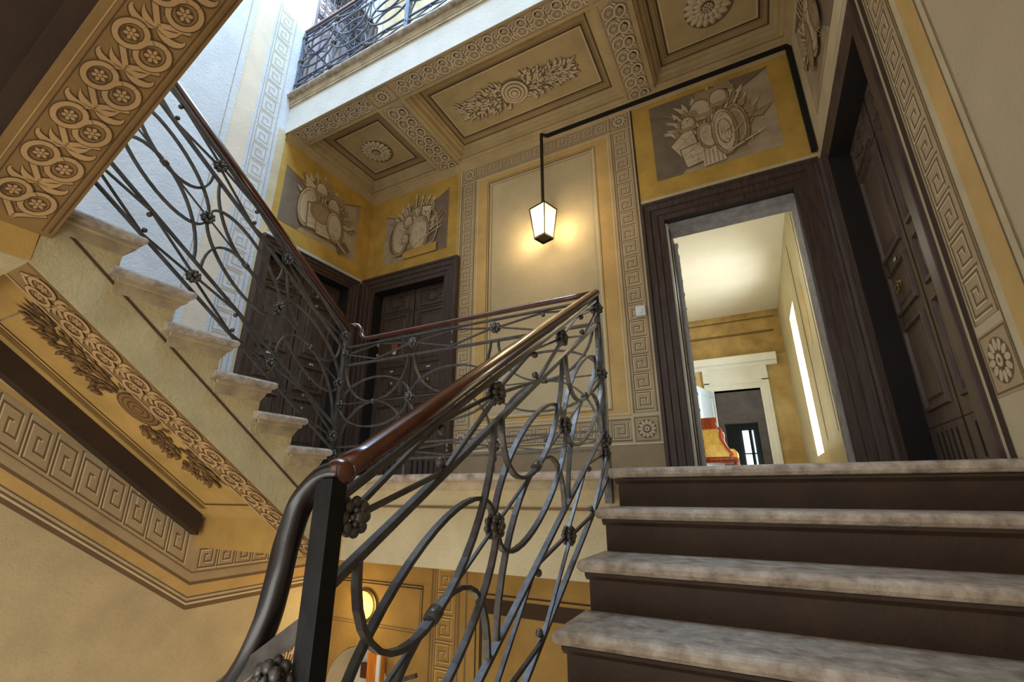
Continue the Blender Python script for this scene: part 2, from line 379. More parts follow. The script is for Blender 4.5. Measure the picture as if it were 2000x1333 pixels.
# mural: trophy of arms.  material slots: 0 ground 1 shadow 2 relief light 3 relief mid 4 relief shadow 5 ochre
def trophy_mural(name, fr, u0, u1, v0, v1, label, variant, mirror=False):
    m = MB(); w = u1 - u0; h = v1 - v0
    def T(a, b): return (u0 + (1 - a if mirror else a) * w, v0 + b * h)
    P = lambda L: [T(*p) for p in L]
    k = [.004]
    def lay(): k[0] += .00009; return k[0]
    m.rect(fr, u0, u1, v0, v1, .003, 0)
    # shaded half of the painted niche and the sagging drapery edge
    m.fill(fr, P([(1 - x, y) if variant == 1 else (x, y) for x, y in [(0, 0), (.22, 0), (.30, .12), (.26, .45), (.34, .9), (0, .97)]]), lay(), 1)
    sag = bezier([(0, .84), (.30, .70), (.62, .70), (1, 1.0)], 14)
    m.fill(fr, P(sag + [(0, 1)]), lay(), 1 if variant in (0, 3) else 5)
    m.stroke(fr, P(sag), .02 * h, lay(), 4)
    def O(cx, cy, rx, ry, mat, rot=0., edge=True, rings=0, dome=0.):
        c = T(cx, cy); r = rot if not mirror else -rot
        if edge: m.oval(fr, c[0], c[1], rx * w + .010, ry * h + .010, lay(), 4, n=28, rot=r)
        m.oval(fr, c[0], c[1], rx * w, ry * h, lay(), 3, n=28, rot=r)
        sx = -.10 if not mirror else .10
        m.oval(fr, c[0] + rx * w * sx, c[1] + ry * h * .06, rx * w * .86, ry * h * .90, lay(), mat, n=28, rot=r)
        for i in range(7):
            q = -.7 + 1.4 * i / 6; e = math.sqrt(max(0, 1 - q * q)) * .8
            m.stroke(fr, [(c[0] + rx * w * q, c[1] - ry * h * e), (c[0] + rx * w * q * 1.1, c[1]), (c[0] + rx * w * q, c[1] + ry * h * e * .6)], .005, lay(), 3, taper=1)
        for i in range(rings):
            q = .86 - i * .16
            pts = []
            for j in range(29):
                a = 2 * PI * j / 28; x = rx * w * q * math.cos(a); y = ry * h * q * math.sin(a)
                pts.append((c[0] + x * math.cos(r) - y * math.sin(r), c[1] + x * math.sin(r) + y * math.cos(r)))
            m.stroke(fr, pts, .008, lay() , 4 if i % 2 == 0 else 2)
    def spear(a, b, wd=.022, tip=True):
        p, q = T(*a), T(*b); m.stroke(fr, [p, q], wd * 1.7, lay(), 4); m.stroke(fr, [p, q], wd, lay(), 2)
        if tip:
            d = (q[0] - p[0], q[1] - p[1]); l = math.hypot(*d); d = (d[0] / l, d[1] / l); n = (-d[1], d[0])
            m.fill(fr, [(q[0] + n[0] * wd * 1.8, q[1] + n[1] * wd * .9), (q[0] + d[0] * .09, q[1] + d[1] * .09), (q[0] - n[0] * wd * .9, q[1] - n[1] * wd * .9)], lay(), 2)
    def flag(a, b, c, d):
        m.fill(fr, P([a, b, c, d]), lay(), 4)
        g = [((a[0] + b[0] + c[0] + d[0]) / 4), ((a[1] + b[1] + c[1] + d[1]) / 4)]
        m.fill(fr, P([(x + (g[0] - x) * .1, y + (g[1] - y) * .1) for x, y in (a, b, c, d)]), lay(), 2)
        for t in (.3, .55, .8):
            m.stroke(fr, P([(a[0] + (d[0] - a[0]) * t, a[1] + (d[1] - a[1]) * t), (b[0] + (c[0] - b[0]) * t, b[1] + (c[1] - b[1]) * t)]), .006, lay(), 3)
    def helmet(cx, cy, s):
        m.fill(fr, P([(cx - .07 * s, cy - .02), (cx - .02, cy + .2 * s), (cx + .1 * s, cy + .19 * s), (cx + .14 * s, cy + .02 * s), (cx + .06 * s, cy + .1 * s)]), lay(), 3)
        O(cx, cy, .075 * s, .11 * s, 2, dome=.004); m.fill(fr, P([(cx - .11 * s, cy - .05), (cx + .09 * s, cy - .04), (cx + .07 * s, cy - .09), (cx - .07 * s, cy - .1)]), lay(), 3)
    m.fill(fr, P([(.30, .06), (.78, .06), (.74, .18), (.36, .18)]), lay(), 3)
    r0 = random.Random(variant + 9)
    for i in range(70):
        a0 = r0.uniform(-1.25, 1.25); l0 = r0.uniform(.18, .36); l1 = l0 + r0.uniform(.12, .26); bx, by = .5, .30
        pts = P([(bx + .9 * l0 * math.sin(a0), by + 1.3 * l0 * math.cos(a0)), (bx + .9 * (l0 + l1) / 2 * math.sin(a0 + .12), by + 1.3 * (l0 + l1) / 2 * math.cos(a0 + .12)), (bx + .9 * l1 * math.sin(a0 + .05), min(.9, by + 1.3 * l1 * math.cos(a0 + .05)))])
        wd_ = r0.uniform(.03, .06); m.stroke(fr, pts, wd_ * 1.4, lay(), 4, taper=1); m.stroke(fr, pts, wd_, lay(), r0.choice((2, 3)), taper=1)
    if variant == 0:      # wide panel over the open doorway
        for a, b in (((.45, .3), (.24, .72)), ((.47, .3), (.32, .8)), ((.5, .3), (.40, .84)), ((.55, .4), (.70, .84)), ((.58, .4), (.76, .80)), ((.52, .4), (.52, .92))): spear(a, b)
        flag((.14, .38), (.34, .60), (.40, .20), (.28, .08)); flag((.22, .30), (.42, .34), (.44, .08), (.26, .04))
        O(.70, .40, .085, .27, 3, .05, rings=2, dome=.004); helmet(.44, .72, 1.25); helmet(.60, .80, 1.0); helmet(.32, .60, .8)
        flag((.40, .50), (.56, .56), (.58, .20), (.42, .12)); O(.47, .37, .085, .17, 2, .2, dome=.006, rings=1)
        m.fill(fr, P([(.40, .18), (.56, .22), (.58, .02), (.40, -.0)]), lay(), 2)
        for q in range(5): m.stroke(fr, P([(.42 + q * .033, .19), (.42 + q * .033, .02)]), .006, lay(), 4)
        O(.60, .36, .095, .29, 2, .03, rings=4, dome=.012); spear((.60, .10), (.84, .22), .018); spear((.66, .3), (.76, .42), .01, False)
    elif variant == 1:    # panel with two shields on the back wall
        for x, y in ((.30, .84), (.38, .90), (.50, 1.0), (.60, .96), (.70, .92), (.78, .88), (.22, .70)): spear((.48, .35), (x, y))
        O(.22, .36, .13, .29, 4, 0, edge=False); O(.27, .38, .13, .30, 2, .05, rings=1, dome=.008)
        flag((.40, .80), (.56, .86), (.52, .44), (.40, .40)); flag((.60, .84), (.76, .80), (.72, .40), (.60, .44)); helmet(.40, .62, .9)
        O(.58, .36, .15, .30, 2, -.04, rings=2, dome=.01); helmet(.36, .34, .7)
        pts = P([(.70 + .16 * math.cos(a), .42 + .32 * math.sin(a)) for a in [(-1.3 + 2.5 * i / 12) for i in range(13)]]); m.stroke(fr, pts, .02, lay(), 4); m.stroke(fr, pts, .012, lay(), 2)
        spear((.58, .24), (.86, .36), .012)
        m.fill(fr, P([(.34, 0), (.34, .10), (.56, .14), (.86, .14), (.86, 0)]), lay(), 5)
    elif variant == 2:    # panel beside the stairwell, above the dark left door
        for x, y in ((.30, .86), (.36, .95), (.46, .96), (.52, .92), (.62, .86), (.66, .80), (.20, .60)): spear((.46, .35), (x, y))
        flag((.20, .92), (.36, .80), (.34, .62), (.24, .66)); helmet(.44, .80, 1.0); helmet(.62, .66, 1.1)
        O(.30, .42, .12, .32, 2, -.1, rings=2, dome=.008); flag((.28, .50), (.56, .60), (.60, .16), (.30, .10)); flag((.40, .40), (.60, .40), (.62, .10), (.42, .08))
        O(.46, .44, .13, .16, 3, 0, rings=1, dome=.006); O(.66, .34, .11, .24, 2, .15, rings=2, dome=.01)
        m.fill(fr, P([(.70, .12), (.82, .20), (.90, .10), (.80, -.0), (.76, -.04)]), lay(), 4); spear((.62, .22), (.84, .04), .02, False)
    else:                 # sheaf of arms and plumes
        for i in range(16):
            a = -.9 + 1.8 * i / 15; spear((.5 + .03 * math.sin(a * 3), .25), (.5 + .42 * math.sin(a), .32 + .60 * math.cos(a)), .016, i % 2 == 0)
        for i in range(9):
            a = -1 + 2 * i / 8; flag((.5 + .16 * math.sin(a), .62 + .10 * math.cos(a)), (.5 + .26 * math.sin(a + .15), .74), (.5 + .12 * math.sin(a + .1), .26), (.48 + .1 * math.sin(a), .22))
        O(.5, .42, .15, .28, 2, 0, rings=3, dome=.01); O(.36, .36, .09, .2, 3, -.3, rings=1); O(.64, .36, .09, .2, 3, .3, rings=1)
    rr = random.Random(variant + 40)
    for i in range(90):
        a0 = rr.uniform(.25, .8); b0 = rr.uniform(.06, .72); an = rr.uniform(.6, 2.6); L_ = rr.uniform(.03, .09)
        pts = P([(a0, b0), (a0 + .5 * L_ * math.cos(an) + rr.uniform(-.01, .01), b0 + .5 * L_ * math.sin(an)), (a0 + L_ * math.cos(an), b0 + L_ * math.sin(an))])
        m.stroke(fr, pts, rr.uniform(.005, .011), lay(), rr.choice((2, 3, 4, 3)), taper=1)
    o = m.build(name, [MURBG, MURDK, RELIEF, RELMID, RELDK, YELLOW]); tag(o, label, 'mural'); return o

# ================================================================ WALLS
wm = [TAN, CREAM, OCHRE, YELLOW, PANEL, LINE, DLINE, LIGHT, RELIEF, RELDK, PLINTH, LWALL, RWALL, LOWW, WHITEP, RELMID, SOFFDK, PEACH, GLINE, OCHRED]
_T, _C, _O, _Y, _P, _LN, _DL, _LI, _RL, _RD, _PL, _LWp, _RWp, _LOW, _WH, _RM, _SD, _PE, _GL, _OD = range(20)
ZT = 8.6
# ---- back wall
m = MB()
D2 = (-4.09, -2.98, FL, 2.47); DM = (-.455, .62, FL, 2.46)
m.box(-4.65, 1.25, YB, YB + .35, 2.47, ZT, _C); m.box(D2[1], DM[0], YB, YB + .35, -.43, 2.47, _C); m.box(DM[1], 1.25, YB, YB + .35, -.43, 2.47, _C)
m.box(-4.65, D2[0], YB, YB + .35, -.43, 2.47, _C); m.box(D2[0], D2[1], YB, YB + .35, -.43, FL, _C); m.box(DM[0], DM[1], YB, YB + .35, -.43, FL, _C)
# lower storey with an arched niche
arch = [(-4.24, -4.6)] + [(-3.80 - .44 * math.cos(a), -1.90 + .44 * math.sin(a)) for a in [PI * i / 16 for i in range(17)]] + [(-3.36, -4.6)]
left = [(-4.65, -4.6)] + arch[:9] + [(-3.80, -.43), (-4.65, -.43)]
right = arch[8:] + [(1.25, -4.6), (1.25, -.43), (-3.80, -.43)]
m.prism(left, 'y', YB, YB + .35, _OD); m.prism(right, 'y', YB, YB + .35, _OD)
m.box(-4.4, -3.2, YB + .30, YB + .34, -4.6, -1.4, _WH)
ap = [(-4.235, -4.6)] + [(-3.80 - .434 * math.cos(a), -1.90 + .434 * math.sin(a)) for a in [PI * i / 20 for i in range(21)]] + [(-3.365, -4.6)]
for q in range(len(ap) - 1): m.face([(ap[q][0], YB - .003, ap[q][1]), (ap[q + 1][0], YB - .003, ap[q + 1][1]), (ap[q + 1][0], YB + .3, ap[q + 1][1]), (ap[q][0], YB + .3, ap[q][1])], _C, False)
for sg in range(1):
    m.rect(BW, -4.3, -2.96, -1.30, -.84, .002, _OD)
    for z in (-.86, -.885): m.stroke(BW, [(-4.3, z), (-3.06, z)], .012, .004, _SD)
    for z in (-1.24, -1.265): m.stroke(BW, [(-4.3, z), (-3.06, z)], .012, .004, _LN)
    m.stroke(BW, [(-3.06, -1.27), (-3.06, -.86)], .012, .004, _SD); m.stroke(BW, [(-3.085, -1.24), (-3.085, -.885)], .008, .004, _LN)
    m.rect(BW, -4.3, -2.95, -.60, -.43, .002, _SD)
    meander(m, BW, -2.93, -2.66, -4.2, -.66, False, _OD, _LN, _O)
    for x in (-2.95, -2.64, -2.56): m.stroke(BW, [(x, -4.2), (x, -.60)], .014, .004, _LN)
    m.rect(BW, -2.52, 1.2, -.62, -.43, .002, _SD)
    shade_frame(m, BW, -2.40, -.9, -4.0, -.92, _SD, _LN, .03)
    m.rect(BW, -2.42, -.88, -1.02, -.90, .0026, _SD)
# painted scheme of the landing
m.rect(BW, XL, -2.82, 2.66, ZC, .001, _Y); m.stroke(BW, [(-2.84, 2.66), (-2.84, ZC)], .02, .003, _O)
m.rect(BW, -2.81, -.66, FL, .40, .001, _PL)
m.stroke(BW, [(-2.81, .40), (-.66, .40)], .014, .003, _LI)
meander(m, BW, -2.80, -2.58, .64, 3.68, False, _T, _LN, _LI); rosette_block(m, BW, -2.69, 3.80, .22, _T, _RL, _RD, _LN)
rosette_block(m, BW, -2.69, .52, .22, _T, _RL, _LN, _LN)
meander(m, BW, -2.58, -.90, 3.70, 3.90, True, _T, _LN, _LI); meander(m, BW, -2.58, -.92, .42, .62, True, _T, _LN, _LI)
meander(m, BW, -.90, -.68, .66, 3.68, False, _T, _LN, _LI); rosette_block(m, BW, -.79, 3.80, .22, _T, _RL, _RD, _LN)
rosette_block(m, BW, -.79, .52, .22, _T, _RL, _LN, _LN)
m.rect(BW, -2.57, -.91, .64, 3.69, .001, _O); m.rect(BW, -2.40, -1.09, .72, 3.58, .002, _P)
m.stroke(BW, [(-2.55, .66), (-2.55, 3.67), (-.93, 3.67), (-.93, .66)], .01, .003, _LI, closed=True)
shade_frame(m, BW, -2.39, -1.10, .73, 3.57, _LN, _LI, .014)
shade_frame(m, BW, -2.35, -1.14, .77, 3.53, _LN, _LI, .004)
m.rect(BW, -2.82, -.66, 3.92, ZC, .001, _C)
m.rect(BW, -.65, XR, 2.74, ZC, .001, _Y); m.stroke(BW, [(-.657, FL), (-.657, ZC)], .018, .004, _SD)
# upper storey
m.rect(BW, XL, -2.82, 4.5, 8.5, .001, _C); meander(m, BW, -2.80, -2.58, 4.9, 8.3, False, _T, _LN, _LI)
m.rect(BW, -2.57, -.6, 4.9, 8.3, .001, _P)
structure(m.build('wall_back', wm))

# ---- left wall
m = MB(); D1 = (2.63, 3.72, FL, 2.47)
m.box(XL - .35, XL, -1.4, YB, 2.47, ZT, _LWp); m.box(XL - .35, XL, -1.4, D1[0], -.43, 2.47, _LWp); m.box(XL - .35, XL, D1[1], YB, -.43, 2.47, _LWp)
m.box(XL - .35, XL, D1[0], D1[1], -.43, FL, _LOW); m.box(XL - .35, XL, -1.4, YB, -4.6, -.43, _LOW)
m.rect(LW, 2.56, YB, 2.68, ZC, .001, _Y); m.rect(LW, 2.47, 2.565, FL, ZC + .02, .0015, _C)
for z0, z1 in ((-.1, 8.4),):
    meander(m, LW, 2.19, 2.44, z0, z1, False, _LWp, _GL, _LI, pitch=.215)
m.rect(LW, 1.98, 2.17, -.1, 8.4, .0012, _PE); m.stroke(LW, [(1.97, -.1), (1.97, 8.4)], .012, .003, _LI); m.stroke(LW, [(1.90, -.1), (1.90, 8.4)], .006, .003, _RM)
# lower wall: bands that follow the flight down and then run level
sl = -.66; yc = 2.49
def band(za, zb, mat, h):
    """za, zb heights at the corner"""
    ya = -1.4
    m.fill(LW, [(ya, za + sl * (ya - yc)), (yc, za), (yc, zb), (ya, zb + sl * (ya - yc))], h, mat)
    m.fill(LW, [(yc, za), (YB, za), (YB, zb), (yc, zb)], h, mat)
# plain lower plaster under the bands
m.fill(LW, [(-1.4, -4.5), (YB, -4.5), (YB, -.80), (yc, -.80), (-1.4, -.80 + sl * (-1.4 - yc))], .0008, _LOW)
m.fill(LW, [(-1.4, -.80 + sl * (-1.4 - yc)), (yc, -.80), (YB, -.8), (YB, -.3), (2.47, -.3), (2.2, .02), (-1.4, 2.72)], .0008, _O)
band(-.90, -.865, _LN, .003); band(-.865, -.85, _LI, .003); band(-.85, -.835, _LN, .003); band(-.815, -.805, _LN, .003)
band(-.80, -.72, _O, .002); band(-.72, -.695, _RD, .003); band(-.695, -.64, _T, .003); band(-.64, -.31, _T, .002); band(-.63, -.622, _LN, .0035)
# sloping Greek key
def slopekey(y0, y1, z0, hgt, n, s):
    for i in range(n):
        pts = []
        for a, b in KEY:
            y = y0 + (y1 - y0) * (i + a * .97) / n; z = z0 + s * (y - yc) + .02 + b * hgt; pts.append((y, z))
        pts2 = [(y + .010, z - .010) for y, z in pts]
        m.stroke(LW, pts2, .010, .0032, _LI); m.stroke(LW, pts, .011, .004, _LN)
slopekey(-1.3, 2.42, -.615, .27, 22, sl); slopekey(2.52, 3.98, -.615, .165, 9, 0)
band(-.27, -.25, _LI, .004)
m.rect(LW, 3.78, 4.0, -4.2, -1.0, .003, _T)
structure(m.build('wall_left', wm))

# ---- right wall
m = MB(); D3 = (2.57, 3.72, FL, 2.47)
m.box(XR, XR + .35, -1.4, YB, 2.47, ZT, _RWp); m.box(XR, XR + .35, -1.4, D3[0], -2.2, 2.47, _RWp); m.box(XR, XR + .35, D3[1], YB, -2.2, 2.47, _RWp); m.box(XR, XR + .35, D3[0], D3[1], -2.2, FL, _RWp)
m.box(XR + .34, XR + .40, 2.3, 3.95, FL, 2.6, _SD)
m.rect(RW, 2.36, YB, 2.74, ZC, .001, _C); m.stroke(RW, [(2.38, FL), (2.38, 2.76)], .045, .004, _SD)  # dark strip paints the shadow gap between door frame and wall
meander(m, RW, 2.12, 2.345, .62, 3.9, False, _T, _LN, _LI, flip=True)
rosette_block(m, RW, 2.235, .46, .24, _T, _RL, _LN, _LN); rosette_block(m, RW, 2.235, 4.02, .22, _T, _RL, _LN, _LN)
m.rect(RW, 2.055, 2.12, .2, 4.1, .001, _C); m.stroke(RW, [(2.115, .2), (2.115, 4.1)], .008, .003, _LN)
m.rect(RW, 1.93, 2.06, -.3, 4.1, .002, _O); m.rect(RW, 1.87, 1.93, -.4, 4.1, .002, _C)
m.stroke(RW, [(1.925, -.3), (1.925, 4.1)], .008, .004, _LN); m.stroke(RW, [(1.875, -.4), (1.875, 4.1)], .005, .004, _LN)
structure(m.build('wall_right', wm))

# ================================================================ LANDING AND UPPER SLAB
m = MB()
m.box(-2.6, XR, 2.47, YB, -.43, FL - .03, 0); m.box(XL, -2.6, 2.47, YB, -.43, FL - .03, 4)
m.box(XL, XR, 2.47, YB, FL - .03, FL, 1)
m.box(-2.60, -.64, 2.463, 2.47, -.09, -.075, 2); m.box(-2.60, -.64, 2.455, 2.47, .02, FL - .045, 3)
structure(m.build('floor', [plaster('landing_front_plaster', (226, 206, 160), var=.12, bump=.9, scale=4), STONE, LINE, MOULDST, SOFF]))
def nosing(mb, x0, x1, yn, yb, z, th=.045, sx0=False, sx1=False, front=-1, m=0, n=5):
    """stone tread slab with rounded front edge (towards -y or +y) and rounded ends"""
    rings_ = []
    for i in range(n + 1):
        a = -PI / 2 + PI * i / n; ins = th / 2 * (1 - math.cos(a)); zz = z - th / 2 + th / 2 * math.sin(a)
        xa = x0 + (ins if sx0 else 0); xb = x1 - (ins if sx1 else 0); ya = yn - front * ins
        rings_.append([(xa, ya, zz), (xb, ya, zz), (xb, yb, zz), (xa, yb, zz)])
    i0 = len(mb.v)
    for r in rings_: mb.v += r
    for i in range(n):
        for j in range(4):
            a = i0 + i * 4 + j; b = i0 + i * 4 + (j + 1) % 4
            mb.f.append((a, b, b + 4, a + 4)); mb.m.append(m); mb.s.append(False)
    mb.f.append(tuple(i0 + j for j in (3, 2, 1, 0))); mb.m.append(m); mb.s.append(False)
    mb.f.append(tuple(i0 + n * 4 + j for j in range(4))); mb.m.append(m); mb.s.append(False)
t = MB(); nosing(t, -2.60, -.66, 2.405, 2.50, FL + .003, .05)
structure(t.build('trim_1', [STONE]))

m = MB()
cm = [CEIL, CEILB, LINE, DLINE, LIGHT, RELIEF, RELDK, WHITEP, MOULDST, STONE, TAN, RELMID]
m.box(XL, XR, 2.56, YB, 4.13, 4.46, 0)
m.box(XL, XR, 2.56, 2.80, ZC, 4.13, 0); m.box(-3.11, -2.78, 2.80, YB, ZC, 4.13, 0); m.box(-.68, -.39, 2.80, YB, ZC, 4.13, 0)
m.box(XL, XR, 3.93, YB, ZC, 4.13, 0); m.box(XL, XL + .05, 2.8, YB, ZC, 4.13, 0); m.box(XR - .04, XR, 2.8, YB, ZC, 4.13, 0)
m.box(XL, XR, 2.553, 2.56, ZC - .004, 4.33, 7)                       # white fascia
m.box(XL, XR, 2.535, 2.56, 4.33, 4.45, 8)
nosing(m, XL, XR, 2.48, 2.62, 4.505, .055, m=9)
m.stroke(((0, 2.5345, 0), (1, 0, 0), (0, 0, 1), (0, -1, 0)), [(XL, 4.36), (XR, 4.36)], .012, .001, 2)
CF = ((0, 0, ZC), (1, 0, 0), (0, 1, 0), (0, 0, -1)); CP = ((0, 0, 4.13), (1, 0, 0), (0, 1, 0), (0, 0, -1))
prof = [(0, .165), (.018, .163), (.022, .140), (.045, .125), (.050, .105), (.055, .07), (.085, .055), (.09, .03), (.105, .02), (.11, 0)]
cof = [(-4.26, -3.11, (-4.04, -3.34)), (-2.78, -.68, (-2.60, -.86)), (-.39, .80, (-.20, .61))]
for x0, x1, (a, b) in cof:
    m.molding(CP, [(x0, 2.80), (x1, 2.80), (x1, 3.94), (x0, 3.94)], prof, 0, closed=True)
    m.rect(CP, x0 + .1, x1 - .1, 2.9, 3.84, .001, 1); m.rect(CP, a, b, 3.02, 3.72, .002, 0)
    for e, mt, w in ((0, 3, .018), (.022, 2, .006), (-.02, 4, .008)):
        m.frame(CP, a - e, b + e, 3.02 - e, 3.72 + e, w, .003 + abs(e) * .02, mt)
    m.frame(CP, x0 + .118, x1 - .118, 2.918, 3.822, .012, .003, 3)
for e, mt, w in ((3.86, 2, .008), (3.90, 4, .006), (3.975, 2, .01)):
    m.stroke(CF, [(XL, e), (-3.11, e)], w, .002, mt); m.stroke(CF, [(-2.78, e), (-.68, e)], w, .002, mt); m.stroke(CF, [(-.39, e), (XR, e)], w, .002, mt)
frieze(m, CF, -4.28, -3.115, 2.575, 2.79, 10, 5, 6, 2); frieze(m, CF, -2.775, -.70, 2.575, 2.79, 10, 5, 6, 2); frieze(m, CF, -.68, .82, 2.575, 2.79, 10, 5, 6, 2)
m.rect(CF, -3.11, -2.78, 2.575, 2.79, .0015, 10)
m.frame(CF, -3.09, -2.80, 2.585, 2.78, .008, .003, 2)
m.oval(CF, -2.945, 2.683, .09, .085, .003, 6, n=24)
for i in range(14):
    a_ = 2 * PI * i / 14; m.oval(CF, -2.945 + .066 * math.cos(a_), 2.683 + .062 * math.sin(a_), .022, .013, .0038, 5, n=8, rot=a_)
m.oval(CF, -2.945, 2.683, .042, .04, .0045, 6, n=16); m.oval(CF, -2.945, 2.683, .03, .028, .0052, 5, n=16); m.oval(CF, -2.945, 2.683, .014, .014, .006, 6, n=10)
# cross beams: frieze running along y
CFy = ((0, 0, ZC), (0, 1, 0), (-1, 0, 0), (0, 0, -1))
frieze(m, CFy, 2.82, 3.98, 2.80, 3.09, 10, 5, 6, 2); frieze(m, CFy, 2.82, 3.98, .405, .665, 10, 5, 6, 2)
structure(m.build('ceiling', cm))
# cornice under the ceiling
m = MB()
m.molding(BW, [(XL, ZC), (XR, ZC)], [(0, .07), (-.02, .065), (-.03, .04), (-.05, .035), (-.06, .015), (-.075, .01), (-.08, 0)], 0)
m.molding(LW, [(2.56, ZC), (YB, ZC)], [(0, .07), (-.02, .065), (-.03, .04), (-.05, .035), (-.06, .015), (-.075, .01), (-.08, 0)], 0)
m.molding(RW, [(2.56, ZC), (YB, ZC)], [(0, .05), (-.02, .045), (-.03, .03), (-.05, .02), (-.06, 0)], 0)
structure(m.build('trim_2', [CEIL]))

# ceiling medallions in relief
def round_medallion(cx, cy, r, label):
    m = MB(); m.oval(CP, cx + .012, cy + .012, r * 1.04, r * 1.04, .0045, 1, n=40)
    for ringr, n, l, w, h in ((.74, 18, .27, .145, .010), (.44, 14, .18, .11, .020)):
        m.oval(CP, cx, cy, r * (ringr + .2), r * (ringr + .2), h - .003, 1, n=36)
        for i in range(n):
            a = 2 * PI * i / n
            m.oval(CP, cx + r * ringr * math.cos(a), cy + r * ringr * math.sin(a), r * l, r * w, h, 0, n=12, rot=a, dome=.016)
    m.oval(CP, cx, cy, r * .26, r * .26, .030, 1, n=20)
    for k, n in ((.18, 9), (.08, 4)):
        for i in range(n):
            a = 2 * PI * i / n; m.oval(CP, cx + r * k * math.cos(a), cy + r * k * math.sin(a), r * .05, r * .05, .032, 0, n=8, dome=.008)
    return tag(m.build('ceiling_medallion', [RELIEF, RELDK]), label, 'ceiling medallion', 'ceiling medallions')
round_medallion(-3.72, 3.40, .185, 'round flower medallion in the small left coffer over the dark corner doors')
round_medallion(.20, 3.38, .20, 'round flower medallion on the coffer above the open doorway, cut by the top edge')
m = MB(); cx, cy = -1.74, 3.39; rnd = random.Random(3)
def leaf(u, v, L, w, a, h, d=.008):
    c, s_ = math.cos(a), math.sin(a)
    def q(x, y): return (u + x * c - y * s_, v + x * s_ + y * c)
    sh = [q(-.003, -w * .62), q(L * .5, -w * .72), q(L * 1.06, 0), q(L * .5, w * .72), q(0, w * .5)]
    m.fill(CP, [(x + .006, y + .004) for x, y in sh], h - .002, 1)
    i0 = len(m.v); m.v += [pf(CP, *q(0, 0), h), pf(CP, *q(L * .45, 0), h + d), pf(CP, *q(L, 0), h), pf(CP, *q(L * .45, w * .5), h), pf(CP, *q(L * .45, -w * .5), h)]
    for f in ((0, 1, 3), (1, 2, 3), (0, 4, 1), (1, 4, 2)): m.f.append(tuple(i0 + k for k in f)); m.m.append(0); m.s.append(True)
for sg in (1, -1):
    m.fill(CP, [(cx, cy - .13), (cx + sg * .3, cy - .13), (cx + sg * .62, cy - .05), (cx + sg * .62, cy + .05), (cx + sg * .3, cy + .13), (cx, cy + .13)], .004, 2)
    for i in range(260):
        t_ = rnd.random(); x = .10 + t_ * .56; sp_ = (.155 * (1 - t_ * .45)); v = rnd.uniform(-sp_, sp_)
        a = math.atan2(v * 2.4, .10 + t_ * .2) + rnd.uniform(-.6, .6)
        if sg < 0: a = PI - a
        leaf(cx + sg * x, cy + v, rnd.uniform(.045, .085), rnd.uniform(.018, .030), a, rnd.uniform(.006, .022))
    for i in range(40):
        t_ = rnd.random(); m.ell(pf(CP, cx + sg * (.2 + .36 * t_), cy + rnd.uniform(-.035, .035) * (1.4 - t_), .024), .012, .010, .008, 6, 4, 0)
for r_, h_, mt in ((.155, .012, 1), (.145, .020, 0), (.118, .022, 1), (.108, .026, 0), (.078, .028, 1), (.066, .032, 0), (.040, .034, 1), (.030, .038, 0)):
    m.oval(CP, cx, cy, r_, r_, h_ + .01, mt, n=32)
for i in range(18):
    a = 2 * PI * i / 18; m.oval(CP, cx + .092 * math.cos(a), cy + .092 * math.sin(a), .010, .010, .042, 0, n=8, dome=.005)
tag(m.build('ceiling_medallion', [RELIEF, RELDK, RELMID]), 'long leafy relief with a round boss filling the middle ceiling coffer above the lantern', 'ceiling medallion', 'ceiling medallions')

# murals
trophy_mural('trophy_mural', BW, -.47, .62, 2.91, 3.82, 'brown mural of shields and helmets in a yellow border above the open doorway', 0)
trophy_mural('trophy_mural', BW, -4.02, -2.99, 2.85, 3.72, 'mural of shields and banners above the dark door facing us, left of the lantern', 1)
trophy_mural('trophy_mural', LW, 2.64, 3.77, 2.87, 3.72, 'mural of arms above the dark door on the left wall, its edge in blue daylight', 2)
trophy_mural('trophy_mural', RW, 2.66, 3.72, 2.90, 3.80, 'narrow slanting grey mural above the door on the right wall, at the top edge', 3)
trophy_mural('trophy_mural', LW, 3.10, 3.78, -2.1, -1.36, 'pale grey mural low behind the black newel post, at the bottom edge', 3)
# ================================================================ DOORS
CAS = [(-.005, -.16), (-.005, .028), (.045, .030), (.052, .042), (.105, .044), (.112, .058), (.160, .062), (.170, .078), (.195, .078), (.2, .06), (.2, 0)]
REVEAL = plaster('shaded_reveal', (30, 20, 15), var=.2)  # near-black colour carries the shadow inside the door reveals
def casing(name, fr, o, W=.2, parent=None, extra=None, depth=.16, hs=1.0):
    u0, u1, z0, z1 = o; k = W / .2
    m = MB(); pth = [(u0, z0), (u0, z1), (u1, z1), (u1, z0)]
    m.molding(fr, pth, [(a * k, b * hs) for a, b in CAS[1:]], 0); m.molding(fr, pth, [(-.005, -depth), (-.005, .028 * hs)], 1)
    if extra: m.molding(fr, [(extra, z1 + W), (extra, z0)], [(0, .0), (.02, .04), (.06, .045), (.07, .06), (.12, .065), (.14, 0)], 0)
    return m.build(name, [FRAMEW, REVEAL], parent)
